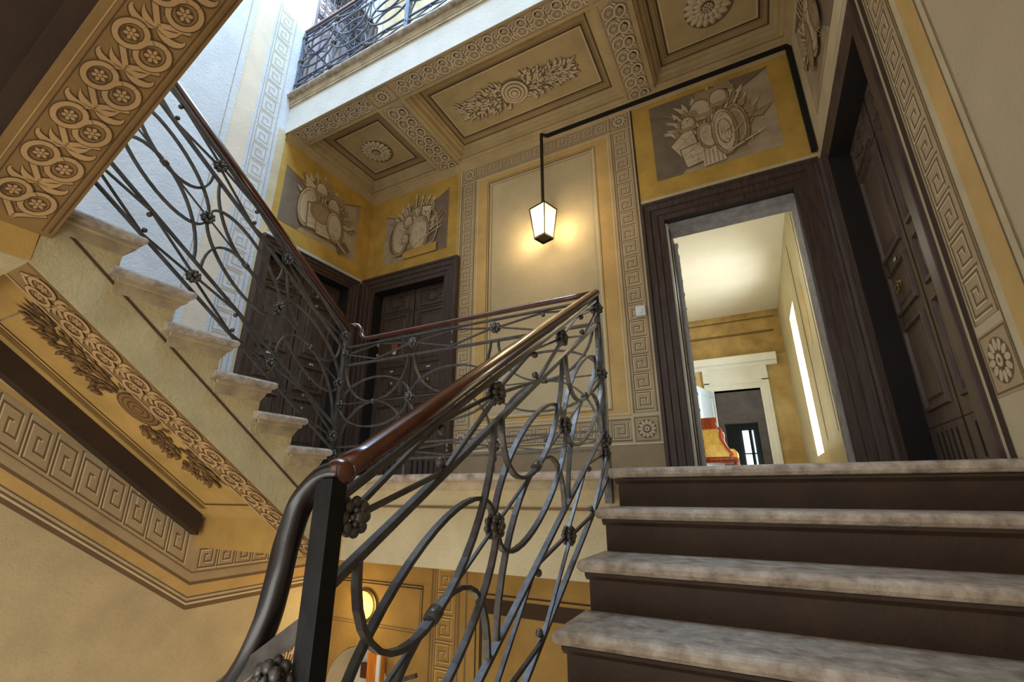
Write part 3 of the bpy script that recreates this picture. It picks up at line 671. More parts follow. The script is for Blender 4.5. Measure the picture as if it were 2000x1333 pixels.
def leaf_door(fr, u0, u1, z0, z1, d, parent, handle_side=1, first=True, knock=False):
    """one leaf of a two-leaf panelled door; d = depth behind the wall face"""
    F = tuple([pf(fr, 0, 0, -d)]) + fr[1:]
    m = MB(); th = .045; w = u1 - u0; st = w * .16
    def bx(a, b, c, e, h0, h1): 
        P = [pf(F, x, y, h) for h in (h0, h1) for x, y in ((a, c), (b, c), (b, e), (a, e))]; i = len(m.v); m.v += P
        for q in ((0, 3, 2, 1), (4, 5, 6, 7), (0, 1, 5, 4), (1, 2, 6, 5), (2, 3, 7, 6), (3, 0, 4, 7)): m.f.append(tuple(i + k for k in q)); m.m.append(0); m.s.append(False)
    bx(u0 + .002, u1 - .002, z0 + .01, z1, -.03, 0)
    rows = [(z0 + .36, z0 + .88), (z0 + .98, z0 + 1.26), (z0 + 1.36, z0 + 2.02), (z0 + 2.10, z1 - .05)]
    for k, (a, b) in enumerate(rows):
        A, B = u0 + st, u1 - st
        m.molding(F, [(A, a), (B, a), (B, b), (A, b)], [(-.012, 0), (-.006, .016), (.012, .018), (.020, .002), (.022, -.008), (.034, -.008), (.060, .010)], 0, closed=True)
        m.fill(F, [(A + .06, a + .06), (B - .06, a + .06), (B - .06, b - .06), (A + .06, b - .06)], .010, 0)
        if k == 3:
            cu, cv = (A + B) / 2, (a + b) / 2; m.molding(F, [(A + .04, cv), (cu, a + .035), (B - .04, cv), (cu, b - .035)], [(0, .01), (.006, .022), (.014, .022), (.02, .008)], 0, closed=True)
    m.stroke(F, [(u0, z0 + 2.06), (u1, z0 + 2.06)], .008, .0015, 1); m.stroke(F, [(u0, z0 + .26), (u1, z0 + .26)], .006, .0015, 1)
    for i in range(5):
        x = u0 + st + (w - 2 * st) * (i + .5) / 5; m.stroke(F, [(x, z0 + .05), (x, z0 + .22)], .022, .0018, 1)
    m.stroke(F, [(u1 if handle_side > 0 else u0, z0), (u1 if handle_side > 0 else u0, z1)], .008, .003, 1)
    o = m.build('door_leaf', [DOORW, BLACK], parent)
    cu = (u0 + u1) / 2; cv = z0 + 1.12
    if knock:
        k = MB(); k.oval(F, cu, cv + .02, .028, .032, .012, 0, n=14, dome=.02)
        pts = [pf(F, cu + .026 * math.sin(a), cv - .015 - .032 * math.cos(a), .03) for a in [2 * PI * i / 14 for i in range(14)]]
        k.tube(pts, .006, 6, closed=True); k.build('knocker', [BRASS], o)
        m2 = MB(); m2.rect(F, cu - .03, cu - .004, z0 + 1.29, z0 + 1.31, .006, 0); m2.rect(F, cu + .004, cu + .02, z0 + 1.29, z0 + 1.31, .006, 0); m2.build('name_plate', [WHITEW], o)
    return o
def double_door(name, fr, o, W, extra=None, knock=(1, 1), d=.13, hs=1.0):
    r = bpy.data.objects.new(name, None); COL.objects.link(r); r['kind'] = 'structure'
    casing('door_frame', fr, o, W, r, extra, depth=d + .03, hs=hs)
    mid = (o[0] + o[1]) / 2
    leaf_door(fr, o[0], mid, o[2], o[3], d, r, 1, knock=knock[0]); leaf_door(fr, mid, o[1], o[2], o[3], d, r, -1, knock=knock[1])
    return r
double_door('door_1', LW, (2.63, 3.72, FL, 2.47), .13, extra=3.86)
double_door('door_2', BW, D2, .2)
d3 = double_door('door_3', RW, (2.57, 3.72, FL, 2.47), .13, extra=3.86, d=.13, hs=.3)
m = MB(); m.box(XR + .03, XR + .12, 2.57, 2.61, FL, 2.47); m.build('door_stop', [FRAMEW], d3)
t = MB(); t.box(-3.83, -3.73, 4.10, 4.103, 1.62, 1.78, 0); t.box(-3.80, -3.76, 4.098, 4.101, 1.62, 1.68, 1)
tag(t.build('paper_notice', [plaster('notice_red', (150, 84, 62)), WHITEW]), 'small reddish paper notice on the upper panel of the door left of the lantern', 'notice')
# open doorway into the corridor
d4 = bpy.data.objects.new('door_4', None); COL.objects.link(d4); d4['kind'] = 'structure'
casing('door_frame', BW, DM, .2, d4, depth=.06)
m = MB(); m.box(DM[0], DM[1], YB + .06, YB + .35, DM[3] - .012, DM[3] + .03); m.box(DM[1] - .012, DM[1] + .03, YB + .06, YB + .35, FL, DM[3])
m.box(DM[0] - .03, DM[0] + .004, YB + .06, YB + .35, FL, DM[3]); m.build('door_lining', [plaster('grey_worn_lining', (160, 158, 160), var=.3, scale=9)], d4)
m = MB(); m.box(DM[0] + .004, DM[0] + .022, YB + .02, YB + .10, FL, DM[3] - .02); m.build('door_trim', [WHITEW], d4, label='white painted edge strip')
m = MB(); m.box(DM[0] + .006, DM[0] + .030, YB + .11, YB + .75, FL + .01, DM[3] - .04); m.build('door_leaf', [FRAMEW], d4, label='dark leaf swung open into the corridor')
m = MB(); rnd = random.Random(5); nz, ny = 60, 14
i0 = len(m.v)
for a in range(nz + 1):
    z = FL + .02 + (DM[3] - .12 - FL) * a / nz; ph = rnd.uniform(-.3, .3)
    for b_ in range(ny + 1):
        q = b_ / ny; m.v.append((DM[0] + .030 + .036 * q + (.010 * math.sin(a * 1.7 + 1) + .004 * math.sin(a * 3.1) if b_ == ny else 0), YB + .30 + .012 * math.sin(q * 13 + ph), z))
for a in range(nz):
    for b_ in range(ny):
        p = i0 + a * (ny + 1) + b_; m.f.append((p, p + 1, p + ny + 2, p + ny + 1)); m.m.append(0); m.s.append(True)
tag(m.build('lace_curtain', [plaster('lace_fabric', (240, 244, 250), var=.06, scale=30)]), 'narrow gathered white lace curtain hanging beside the open door leaf', 'curtain')
m = MB(); m.box(DM[0], DM[1], YB - .0, YB + .35, FL - .01, FL + .012); structure(m.build('trim_3', [STONE]))

# ================================================================ CORRIDOR AND FAR ROOM
m = MB(); yf = 9.7; zc_ = 3.42
cor = [plaster('corridor_wall_plaster', (208, 190, 142), var=.22, scale=2.2, stain=(180, 154, 98)), plaster('corridor_grey_wall', (196, 190, 160), var=.14, scale=1.4), plaster('corridor_ochre_frieze', (190, 162, 104), var=.25, scale=3), WHITEW, BLACK, plaster('far_room_wall', (150, 136, 118), var=.2), LINE, STONE]
xr = .78
m.box(xr, xr + .5, YB + .35, 7.2, FL, zc_, 1); m.box(xr, xr + .5, 8.0, yf + .3, FL, zc_, 1); m.box(xr, xr + .5, 7.2, 8.0, 2.62, zc_, 1); m.box(xr, xr + .5, 7.2, 8.0, FL, .5, 1)
RC = ((xr, 0, 0), (0, 1, 0), (0, 0, 1), (-1, 0, 0))
for y, w in ((5.3, .05), (5.7, .03), (6.6, .05)): m.stroke(RC, [(y, .6), (y, 3.2)], w, .003, 6)
m.oval(RC, 6.2, 2.1, .16, .42, .003, 0, n=24)
structure(m.build('wall_corridor_right', cor))
m = MB(); m.box(-1.35, -1.15, YB + .35, yf + .3, FL, zc_, 0); structure(m.build('wall_corridor_left', cor))
m = MB(); m.box(-1.35, xr + .5, yf, yf + .2, 1.9, zc_, 0); m.box(-1.35, -.56, yf, yf + .2, FL, 1.9, 0); m.box(.25, xr, yf, yf + .2, FL, 1.9, 0)
FC = ((0, yf, 0), (1, 0, 0), (0, 0, 1), (0, -1, 0))
m.rect(FC, -1.15, xr, 2.52, zc_, .002, 2); m.rect(FC, -1.15, xr, 3.30, 3.42, .02, 2)
m.stroke(FC, [(-1.1, 3.0), (.65, 3.0)], .05, .006, 6); m.stroke(FC, [(-1.1, 3.28), (.7, 3.28)], .02, .022, 6)
structure(m.build('wall_corridor_end', cor))
m = MB(); m.box(-1.35, xr + .5, YB + .35, yf + .2, zc_, zc_ + .1); structure(m.build('ceiling_corridor', [plaster('corridor_ceiling', (226, 224, 208), var=.06, bump=.1, scale=1.0)]))
m = MB(); m.box(-1.35, xr + .5, YB + .35, yf + .2, FL - .1, FL); m.box(-1.4, 1.2, yf + .2, 14.2, FL - .1, FL); structure(m.build('floor_corridor', [STONE]))
m = MB(); m.box(xr + .42, xr + .46, 7.2, 8.0, .5, 2.62, 0); structure(m.build('window_1', [glow('bright_window_pane', (1, 1, .97, 1), 2.6)]))
# far room
m = MB(); m.box(-1.4, 1.2, 14.0, 14.2, 1.83, 3.6, 0); m.box(-1.4, -.66, 14, 14.2, FL, 1.83, 0); m.box(.16, 1.2, 14, 14.2, FL, 1.83, 0); m.box(1.0, 1.2, yf + .2, 14, FL, 3.6, 0); m.box(-1.6, -1.4, yf + .2, 14, FL, 3.6, 0)
m.box(-1.4, 1.2, yf + .2, 14.2, 3.5, 3.6, 0); m.box(-1.4, 1.2, 15, 15.1, FL, 2.2, 1)
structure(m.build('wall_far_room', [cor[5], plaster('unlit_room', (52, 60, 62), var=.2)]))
m = MB(); m.box(-.27, -.10, 14.95, 14.99, .3, 1.72, 0); m.box(-.02, .02, 14.95, 14.99, .3, 1.72, 0); structure(m.build('window_2', [glow('distant_window', (.72, .84, .9, 1), .9)]))
m = MB(); m.box(-.28, .04, 14.93, 14.95, 1.05, 1.08); m.box(-.10, -.06, 14.93, 14.95, .3, 1.75); structure(m.build('trim_4', [BLACK]))
# white door surround at the corridor end
d5 = bpy.data.objects.new('door_5', None); COL.objects.link(d5); d5['kind'] = 'structure'
m = MB(); m.molding(FC, [(-.56, FL), (-.56, 1.9), (.25, 1.9), (.25, FL)], [(0, -.2), (0, .03), (.03, .04), (.10, .04), (.11, .06), (.16, .06), (.16, 0)])
m.rect(FC, -.70, .40, 2.06, 2.32, .03, 0)
for a, b, c in ((-.73, -.62, .06), (.30, .41, .06)): m.box(a, b, yf - c, yf, 2.04, 2.34)
m.prism([(yf, 2.32), (yf - .06, 2.32), (yf - .09, 2.38), (yf - .14, 2.40), (yf - .17, 2.50), (yf - .17, 2.53), (yf, 2.53)], 'x', -.90, .60)
m.build('door_frame', [WHITEW], d5)
m = MB(); a = Vector((-.57, yf - .02, 0)); b = Vector((-.80, 8.85, 0)); n = (b - a).normalized().cross(Vector((0, 0, 1)))
def lp(s, z, o=0): return tuple(a + (b - a) * s + n * o + Vector((0, 0, z)))
for q in ([lp(0, FL), lp(1, FL), lp(1, 1.88), lp(0, 1.88)], [lp(0, FL, .04), lp(1, FL, .04), lp(1, 1.88, .04), lp(0, 1.88, .04)], [lp(1, FL), lp(1, FL, .04), lp(1, 1.88, .04), lp(1, 1.88)], [lp(0, 1.88), lp(1, 1.88), lp(1, 1.88, .04), lp(0, 1.88, .04)]): m.face(q)
LF = (tuple(a), tuple((b - a).normalized()), (0, 0, 1), tuple(n)); LL = (b - a).length
for z0, z1 in ((.3, .9), (1.0, 1.78)):
    for sg in (1,): m.molding((tuple(a + n * .04), LF[1], LF[2], LF[3]), [(.12, z0), (LL - .12, z0), (LL - .12, z1), (.12, z1)], [(0, 0), (.01, .012), (.03, .012), (.04, -.004)], closed=True)
    m.molding((tuple(a), LF[1], LF[2], tuple(-n)), [(.12, z0), (LL - .12, z0), (LL - .12, z1), (.12, z1)], [(0, 0), (.01, .012), (.03, .012), (.04, -.004)], closed=True)
m.build('door_leaf', [plaster('pale_blue_white_paint', (206, 224, 238), var=.04, bump=.03, rough=.4)], d5)

# armchair in the corridor
GOLD = plaster('gold_brocade', (206, 158, 40), var=.5, bump=.4, scale=14, rough=.5, stain=(240, 214, 130)); CH = wood('red_brown_chair_wood', (120, 44, 18), (176, 80, 34), rough=.3, coat=.4)
t = thing('armchair', 'gold brocade armchair with red-brown wooden frame in the corridor beyond the open doorway', 'chair')
y0, y1 = 7.3, 7.85
m = MB(); bk = [(-.84, .49), (-.31, .49), (-.335, .56), (-.385, .64), (-.42, .74), (-.43, .84), (-.47, .885), (-.84, .885)]
m.prism(bk, 'y', y0, y0 + .09, sm=False); m.build('backrest', [GOLD], t)
m = MB(); m.prism([(-.86, .885), (-.46, .885), (-.45, .93), (-.47, .96), (-.45, 1.00), (-.45, 1.05), (-.86, 1.05)], 'y', y0 - .02, y0 + .11); m.build('crest_rail', [CH], t)
m = MB(); m.prism([(-.84, .48), (-.26, .48), (-.235, .50), (-.235, .56), (-.27, .60), (-.40, .61), (-.84, .60)], 'y', y0 + .09, y1, sm=False); m.build('seat', [GOLD], t)
m = MB(); m.box(-.84, -.235, y0, y1, .41, .48)
for i in range(5): m.box(-.80 + i * .115, -.745 + i * .115, y0 - .006, y0, .41, .435)
m.build('seat_rail', [CH], t)
for yy in (y0 - .01, y1 - .03):
    m = MB(); m.sweep(catmull([(-.44, yy, .90), (-.41, yy, .86), (-.42, yy, .76), (-.385, yy, .67), (-.34, yy, .58), (-.30, yy, .52), (-.33, yy, .49)], 4), [(-.02, -.02), (.02, -.02), (.02, .02), (-.02, .02)], up=(0, 1, 0)); m.build('armrest', [CH], t)
for xx in (-.81, -.265):
    for yy in (y0 + .03, y1 - .03):
        m = MB(); m.sweep([(xx, yy, .42), (xx, yy, .28), (xx, yy, FL)], [(-.025, -.025), (.025, -.025), (.025, .025), (-.025, .025)], up=(0, 1, 0), scale=[1.2, 1, .6]); m.build('leg', [CH], t)

# ================================================================ STAIR FLIGHTS
A0, AT, AR = 2.29, .252, .175
t = thing('stair_flight', 'right flight of worn stone steps with dark risers climbing to the landing', 'staircase')
poly = [(2.47, FL - .05), (A0 + .045, FL - .05)]
for k in range(1, 10):
    y = A0 + .0 - AT * (k) + .045; z = FL - AR * k
    poly += [(y + AT, z - .045), (y, z - .045)]
poly += [(-.0, FL - AR * 9 - .2), (2.47, -.43)]
m = MB(); m.prism(poly, 'x', -.62, XR - .003); m.build('stringer', [RISER], t)
for k in range(0, 10):
    yn = A0 - AT * k; z = FL - AR * k; yb = yn + AT + .05 if k else 2.47
    s = bpy.data.objects.new('step', None)
    m = MB(); nosing(m, -.66, XR - .003, yn, yb, z + (.003 if k == 0 else 0), .048, sx0=(k > 0), front=-1, m=0)
    st = m.build('step', [STONE], t)
    m = MB(); zl = z - AR
    m.prism([(yn + .018, z - .048), (yn + .020, z - .058), (yn + .030, z - .066), (yn + .036, z - .072), (yn + .06, z - .072), (yn + .06, z - .048)], 'x', -.635, XR - .003)
    m.box(-.625, XR - .003, yn + .040, yn + .06, zl, z - .07, 0); m.build('riser', [RISER], st, label='dark brown painted riser')
m = MB(); m.box(-.66, XR, -1.4, A0 - AT * 9 + .05, FL - AR * 10 - .2, FL - AR * 10); structure(m.build('floor_2', [STONE]))

t = thing('stair_flight', 'left flight of stone steps seen from below and beside, lit bluish by daylight', 'staircase')
TY = [.66, .951, 1.226, 1.508, 1.790, 2.045, 2.275]; TZ = [1.415, 1.232, 1.040, .847, .655, .468, .288]
def zb(y): return max(-.43, min(.935, .86 - .745 * (y - .685)))
top = []
for i in range(7):
    yb_ = TY[i - 1] - .07 if i else .60
    top += [(yb_, TZ[i] - .04), (TY[i] - .07, TZ[i] - .04)]
top += [(TY[6] - .07, FL - .03), (2.47, FL - .03)]
bot = [(2.47, -.43), (2.415, -.43), (.585, .935), (-.9, .935)]
m = MB(); m.prism([(-.9, TZ[0] - .05)] + top + bot, 'x', -2.88, -2.622, 0)
SB = ((-2.621, 0, 0), (0, 1, 0), (0, 0, 1), (1, 0, 0))
g0, g1 = .02, 2.47
m.stroke(SB, [(g0, 1.133 - .775 * (g0 - .653)), (2.08, 1.133 - .775 * (2.08 - .653))], .014, .001, 1)
SA = ((-2.88, .585, .935), (1, 0, 0), (0, (2.415 - .585) / 2.283, -(1.365) / 2.283), (0, -.598, -.8016))
SAx = (SA[0], SA[2], SA[1], SA[3])
frieze(m, SAx, 0, 2.27, .012, .252, 2, 3, 4, 4, unit=.19)
m.build('stringer', [plaster('stringer_plaster', (222, 202, 152), var=.12, bump=.9, scale=5, rough=.7), DLINE, STRIP, STRIPL, STRIPD], t)
m = MB(); off = .26
m.prism([(-.9, TZ[0] - .06)] + [(a, b - .01) for a, b in top] + [(2.47, -.2), (2.42, -.43 + off), (.585, .935 + off), (-.9, .935 + off)], 'x', XL + .001, -2.88, 0)
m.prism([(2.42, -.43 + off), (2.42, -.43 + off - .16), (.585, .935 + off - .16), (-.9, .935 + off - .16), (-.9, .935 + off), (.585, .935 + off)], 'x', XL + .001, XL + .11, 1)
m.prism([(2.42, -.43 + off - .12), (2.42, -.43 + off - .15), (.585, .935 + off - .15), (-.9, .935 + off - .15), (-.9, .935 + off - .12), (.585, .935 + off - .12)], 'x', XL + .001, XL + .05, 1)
SO = ((-4.18, .585, .935 + off), SA[2], (1, 0, 0), SA[3])
m.stroke(SO, [(.0, .10), (2.2, .10)], .05, .002, 2); m.stroke(SO, [(.0, .15), (2.2, .15)], .01, .003, 3)
m.frame(SO, .12, 2.14, .20, 1.22, .012, .003, 3)
# painted leafy cartouche on the soffit
rnd = random.Random(11)
def leaf2(u, v, L, w, a, h):
    c, s_ = math.cos(a), math.sin(a)
    def q(x, y): return (u + x * c - y * s_, v + x * s_ + y * c)
    m.fill(SO, [q(0, -w * .5), q(L * .45, -w * .62), q(L, 0), q(L * .45, w * .62), q(0, w * .5)], h, 3); m.fill(SO, [q(.008, -w * .3), q(L * .45, -w * .4), q(L * .86, 0), q(L * .45, w * .4)], h + .001, 4)
for sg in (1, -1):
    for i in range(150):
        t_ = rnd.random(); v = rnd.uniform(-1, 1) * .24 * (1 - t_ * .5); a = math.atan2(v * 2, .15) + rnd.uniform(-.5, .5)
        leaf2(1.13 + sg * (.14 + t_ * .62), .68 + v, rnd.uniform(.07, .12), rnd.uniform(.02, .04), a if sg > 0 else PI - a, .003 + i * .00004)
for r_, mt in ((.15, 3), (.138, 4), (.115, 3), (.105, 4), (.08, 3), (.066, 4), (.04, 3), (.03, 4)): m.oval(SO, 1.13, .68, r_, r_, .010 + (.2 - r_) * .01, mt, n=28)
m.build('soffit', [SOFF, SOFFDK, STRIP, STRIPD, plaster('cartouche_brown', (150, 110, 60), var=.2)], t)
for i in range(7):
    yb_ = TY[i - 1] - .10 if i else -.9
    m = MB(); nosing(m, XL + .001, -2.572, TY[i], yb_, TZ[i], .05, sx1=True, front=1, m=0)
    st = m.build('step', [STONE], t)
    x1 = -2.60
    m = MB(); m.prism([(TY[i] - .02, TZ[i] - .05), (TY[i] - .024, TZ[i] - .07), (TY[i] - .036, TZ[i] - .072), (TY[i] - .046, TZ[i] - .09), (TY[i] - .07, TZ[i] - .125), (yb_ + .03, TZ[i] - .125), (yb_ + .03, TZ[i] - .05)], 'x', -2.87, -2.618)
    m.box(-2.64, -2.595, max(yb_, .3) + .03, TY[i] - .025, TZ[i] - .068, TZ[i] - .05)
    m.build('nosing_moulding', [MOULDST], st)

t = thing('stair_flight', 'overhead flight crossing the top left corner with a carved vine along its underside', 'staircase')
m = MB(); sl = .63
def zcf(x): return 1.079 + sl * (x + 2.6)
X1 = -.68
def tilt(y0, y1, x0, x1, dz0, dz1, mat):
    P = [(x0, y0, zcf(x0) + dz0), (x1, y0, zcf(x1) + dz0), (x1, y1, zcf(x1) + dz0), (x0, y1, zcf(x0) + dz0), (x0, y0, zcf(x0) + dz1), (x1, y0, zcf(x1) + dz1), (x1, y1, zcf(x1) + dz1), (x0, y1, zcf(x0) + dz1)]
    i = len(m.v); m.v += P
    for q in ((0, 3, 2, 1), (4, 5, 6, 7), (0, 1, 5, 4), (1, 2, 6, 5), (2, 3, 7, 6), (3, 0, 4, 7)): m.f.append(tuple(i + k for k in q)); m.m.append(mat); m.s.append(False)
tilt(.335, .622, -2.62, X1, 0, .42, 0)
c_ = 1 / math.sqrt(1 + sl * sl)
SC = ((-2.6, .335, 1.079), (c_, 0, sl * c_), (0, 1, 0), (sl * c_, 0, -c_))
frieze(m, SC, .0, 2.27, .03, .262, 0, 1, 2, 2, unit=.212)
m.stroke(SC, [(0, .272), (2.27, .272)], .006, .002, 2); m.stroke(SC, [(0, .026), (2.27, .026)], .005, .002, 1)
m.build('stringer', [STRIP, STRIPL, STRIPD], t)
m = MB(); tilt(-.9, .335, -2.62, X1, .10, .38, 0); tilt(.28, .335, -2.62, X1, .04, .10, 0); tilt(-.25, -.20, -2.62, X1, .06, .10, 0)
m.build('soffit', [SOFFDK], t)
for i in range(7):
    x = -2.6 + i * .274; z = 1.415 + .175 * (i + 1)
    m = MB(); m.box(x, x + .30, -.9, .64, z - .05, z); m.build('step', [STONE], t)
# quarter landings and the flight above
m = MB(); m.box(XL, -2.88, -.9, .33, .935 + .26, 1.36); m.box(-2.89, -2.62, -.9, .335, .94, 1.36); m.box(XL, -2.62, .30, .585, .94, 1.36)
m.box(X1, XR, -.9, .62, 2.32, 2.64); structure(m.build('floor_3', [SOFF]))
t = thing('stair_flight', 'topmost flight above the right wall leading to the upper landing', 'staircase')
m = MB(); m.prism([(.62, 2.32), (2.46, 3.92), (2.46, 4.36), (.62, 2.8)], 'x', X1, XR - .003); m.build('stringer', [SOFF], t)

# ================================================================ RAILINGS
def make_rosette():
    m = MB(); r = .026
    for sd in (1, -1):
        for i in range(8):
            a = 2 * PI * i / 8 + (.2 if sd > 0 else 0)
            m.ell((r * math.cos(a), sd * .011, r * math.sin(a)), .0125, .009, .0125, 8, 5)
        m.ell((0, sd * .021, 0), .012, .012, .012, 8, 5)
    for i in range(6):
        a = 2 * PI * i / 6; m.ell((.014 * math.cos(a), -.02, .014 * math.sin(a)), .006, .006, .006, 6, 4)
    return m
ROS_MESH = None
def railing(name, label, P, D, z0, slope, nodes, mat=IRON, rail_pts=None, posts=(), low=(-.80, -.92, -1.04), rail=True, group='wrought iron railings of the stairwell', Mh=-.49, ros_scale=1.0, balls_floor=None, ext=0.0, rs=1.0):
    """P (x,y) start, D unit horizontal direction, z0 rail height at s=0"""
    global ROS_MESH
    t = thing(name, label, 'railing', group=group)
    D = Vector((D[0], D[1], 0)); Nn = Vector((D.y, -D.x, 0))
    def pt(s, dz, o=0): return (P[0] + D.x * s + Nn.x * o, P[1] + D.y * s + Nn.y * o, z0 + slope * s + dz)
    T, M = -.19, Mh; B, F, BB = low; s0, s1 = nodes[0], nodes[-1]
    upv = (0, 0, 1)
    def add(nm, pts, w, h, **k):
        m = MB(); m.bar(pts, w, h, up=k.pop('up', tuple(Nn)), **k); return m.build(nm, [mat], t)
    for dz in (-.045, T, B, BB): add('long_bar', [pt(s0 - ext, dz), pt(s1, dz)], .012 if dz != T else .016, .020)
    C_ = (T - .045) / 2 - .0
    for (ta, tb, tc) in ((-.055, -.10, T + .012), (B - .012, F, BB + .012)):
        for sg in (0, 1):
            pts = []
            for i in range(len(nodes) - 1):
                c = (nodes[i] + nodes[i + 1]) / 2
                pts += [pt(nodes[i], tb), pt(c, ta if (sg == 0) else tc)]
            pts.append(pt(nodes[-1], tb)); add('cross_bar', [tuple(Vector(p) + Nn * (.009 if sg else -.009)) for p in pts], .010, .012)
    def curve(f, o=0.0):
        m = MB(); m.bar([pt(*f(i / 20), o) for i in range(21)], .011, .018, up=tuple(Nn)); m.build('scroll_bar', [mat], t)
    for i in range(len(nodes) - 1):
        a, b = nodes[i], nodes[i + 1]; c = (a + b) / 2; hw = (b - a) / 2; e = .46 * (b - a)
        curve(lambda q: (c - e * math.cos(PI * q), T - (T - M) * math.sin(PI * q)), .006)
        curve(lambda q: (c - e * math.cos(PI * q), B + (M - B) * math.sin(PI * q)), -.006)
        curve(lambda q: (c - hw * math.cos(PI * q), M + .18 * math.sin(PI * q)), -.006)
        curve(lambda q: (c - hw * math.cos(PI * q), M - .18 * math.sin(PI * q)), .006)
        add('thin_bar', [pt(a, M), pt(b, M)], .007, .009)
        m = MB()
        for (s_, dz) in ((c, M),): m.sweep([pt(s_ - .014, dz), pt(s_ + .014, dz)], [(.017 * math.cos(2 * PI * k / 8), .019 * math.sin(2 * PI * k / 8)) for k in range(8)], up=tuple(Nn))
        m.build('collar', [mat], t)
        for dz in (-.075, T + .035, B - .032, BB + .035):
            m = MB(); m.ell(pt(c, dz), .0135, .0135, .0135, 8, 6); m.build('ball', [mat], t)
    for s_ in nodes:
        for dz in (-.10, M, F):
            if ROS_MESH is None: o = make_rosette().build('rosette', [mat], t); ROS_MESH = o.data
            else: o = bpy.data.objects.new('rosette', ROS_MESH); COL.objects.link(o); o.parent = t
            o.location = pt(s_, dz); o.rotation_euler = (0, 0, math.atan2(D.y, D.x)); o.scale = (ros_scale,) * 3
    for (s_, a, b, w, o) in posts:
        m = MB(); x, y, _ = pt(s_, 0, o); m.box(x - w / 2, x + w / 2, y - w / 2, y + w / 2, a, b); m.build('post', [mat], t)
    if rail:
        pts = rail_pts or [pt(s0 - .0, 0), pt(s1, 0)]
        prof = [(-.024, -.010), (-.020, -.016), (.020, -.016), (.024, -.010), (.027, .004), (.022, .016), (.010, .024), (-.010, .024), (-.022, .016), (-.027, .004)]
        m = MB(); m.sweep(pts, [(a * rs, b * rs) for a, b in prof], up=(0, 0, 1)); m.build('handrail', [RAILW], t)
    if balls_floor:
        for s_ in balls_floor:
            m = MB(); x, y, _ = pt(s_, 0); m.tube([(x, y - .01, FL), (x, y - .01, FL + .13)], .009, 8); m.ell((x, y - .02, FL + .075), .026, .026, .026, 12, 8); m.build('bracket_ball', [metal('grey_ball', (110, 108, 112), .4, .6)], t)
    return t, pt
# near railing up the right flight
A_sl = .615
t, pt = railing('stair_railing', 'near wrought iron railing beside the right flight, with glossy wooden handrail and black newel', (-.70, .66), (0, 1), .045, A_sl, [.02, .575, 1.165, 1.74],
    rail_pts=[(-.70, .645, .040), (-.70, .70, .070), (-.70, 2.40, 1.115)],
    posts=[(1.76, -.05, 1.10, .038, 0)], low=(-.80, -.92, -1.04), ext=.055)
m = MB(); m.box(-.724, -.682, .61, .645, -1.45, .025); m.build('newel_post', [IRONDK], t)
path = catmull([(-.700, .640, .036), (-.715, .630, .034), (-.74, .625, .018), (-.775, .625, -.020), (-.795, .625, -.08), (-.806, .625, -.15), (-.825, .625, -.225), (-.862, .625, -.295), (-.93, .625, -.36), (-1.08, .625, -.46), (-1.5, .625, -.73)], 6)
m = MB(); prof = [(-.026, -.018), (.026, -.018), (.030, .002), (.022, .018), (0, .026), (-.022, .018), (-.030, .002)]
n_ = len(path); m.sweep(path, prof, up=(0, .35, 1), scale=[max(.78, 1 - .04 * i) for i in range(n_)]); m.build('handrail', [wood('shaded_handrail_wood', (15, 9, 8), (30, 16, 12), rough=.35, coat=.15, bump=.03)], t, label='dark downward curve of the handrail')  # same rail wood in shade, its darkness put into the colour
m = MB(); m.ell((-.700, .642, .038), .031, .030, .027, 16, 10); m.build('rail_joint', [RAILW], t)
m = MB(); m.bar([(-.705, .62, -.205), (-1.5, .62, -.70)], .03, .014, up=(0, 1, 0)); m.build('long_bar', [IRON], t)
m = MB(); m.bar([(-.705, .62, -.615), (-1.5, .62, -1.11)], .03, .014, up=(0, 1, 0)); m.build('long_bar', [IRON], t)
o = bpy.data.objects.new('rosette', ROS_MESH); COL.objects.link(o); o.parent = t; o.location = (-.755, .60, -.295); o.scale = (1.0,) * 3
# landing railing
railing('stair_railing', 'level wrought iron railing along the landing edge below the lantern', (-2.70, 2.40), (1, 0), 1.115, 0, [.0, .655, 1.325, 2.0],
    rail_pts=catmull([(-2.64, 2.37, 1.235), (-2.60, 2.395, 1.235), (-2.57, 2.40, 1.20), (-2.555, 2.40, 1.155), (-2.52, 2.40, 1.122), (-2.46, 2.40, 1.115), (-2.0, 2.40, 1.115), (-.70, 2.40, 1.115)], 5),
    posts=[(-.01, FL, 1.22, .036, 0)], low=(-.80, -.85, -.90), balls_floor=(.66, 1.33), rs=.72)
# railing up the left flight
railing('stair_railing', 'wrought iron railing rising up the left flight against the pale daylit wall', (-2.63, 2.30), (0, -1), 1.222, .70, [.0, .555, 1.09, 1.63],
    rail_pts=[(-2.63, 2.36, 1.19), (-2.63, .62, 2.40)], posts=[(1.66, 1.40, 2.38, .04, 0)], low=(-.76, -.84, -.92), Mh=-.46)
# upper landing railing
GREY = metal('daylit_iron', (112, 122, 142), rough=.45, met=.5)  # paler, bluer copy of the wrought iron with daylight put into the colour
GATE = metal('gate_iron', (92, 100, 116), rough=.5, met=.4)
railing('stair_railing', 'upper floor wrought iron railing at the top edge of the photo, bluish in daylight', (-4.26, 2.55), (1, 0), 5.52, 0, [.0, .565, 1.13, 1.70, 2.30, 2.93, 3.56], mat=GREY,
    posts=[(0, 4.5, 5.5, .035, 0), (1.70, 4.5, 5.5, .05, 0), (3.56, 4.5, 5.5, .04, 0)], low=(-.80, -.87, -.94))

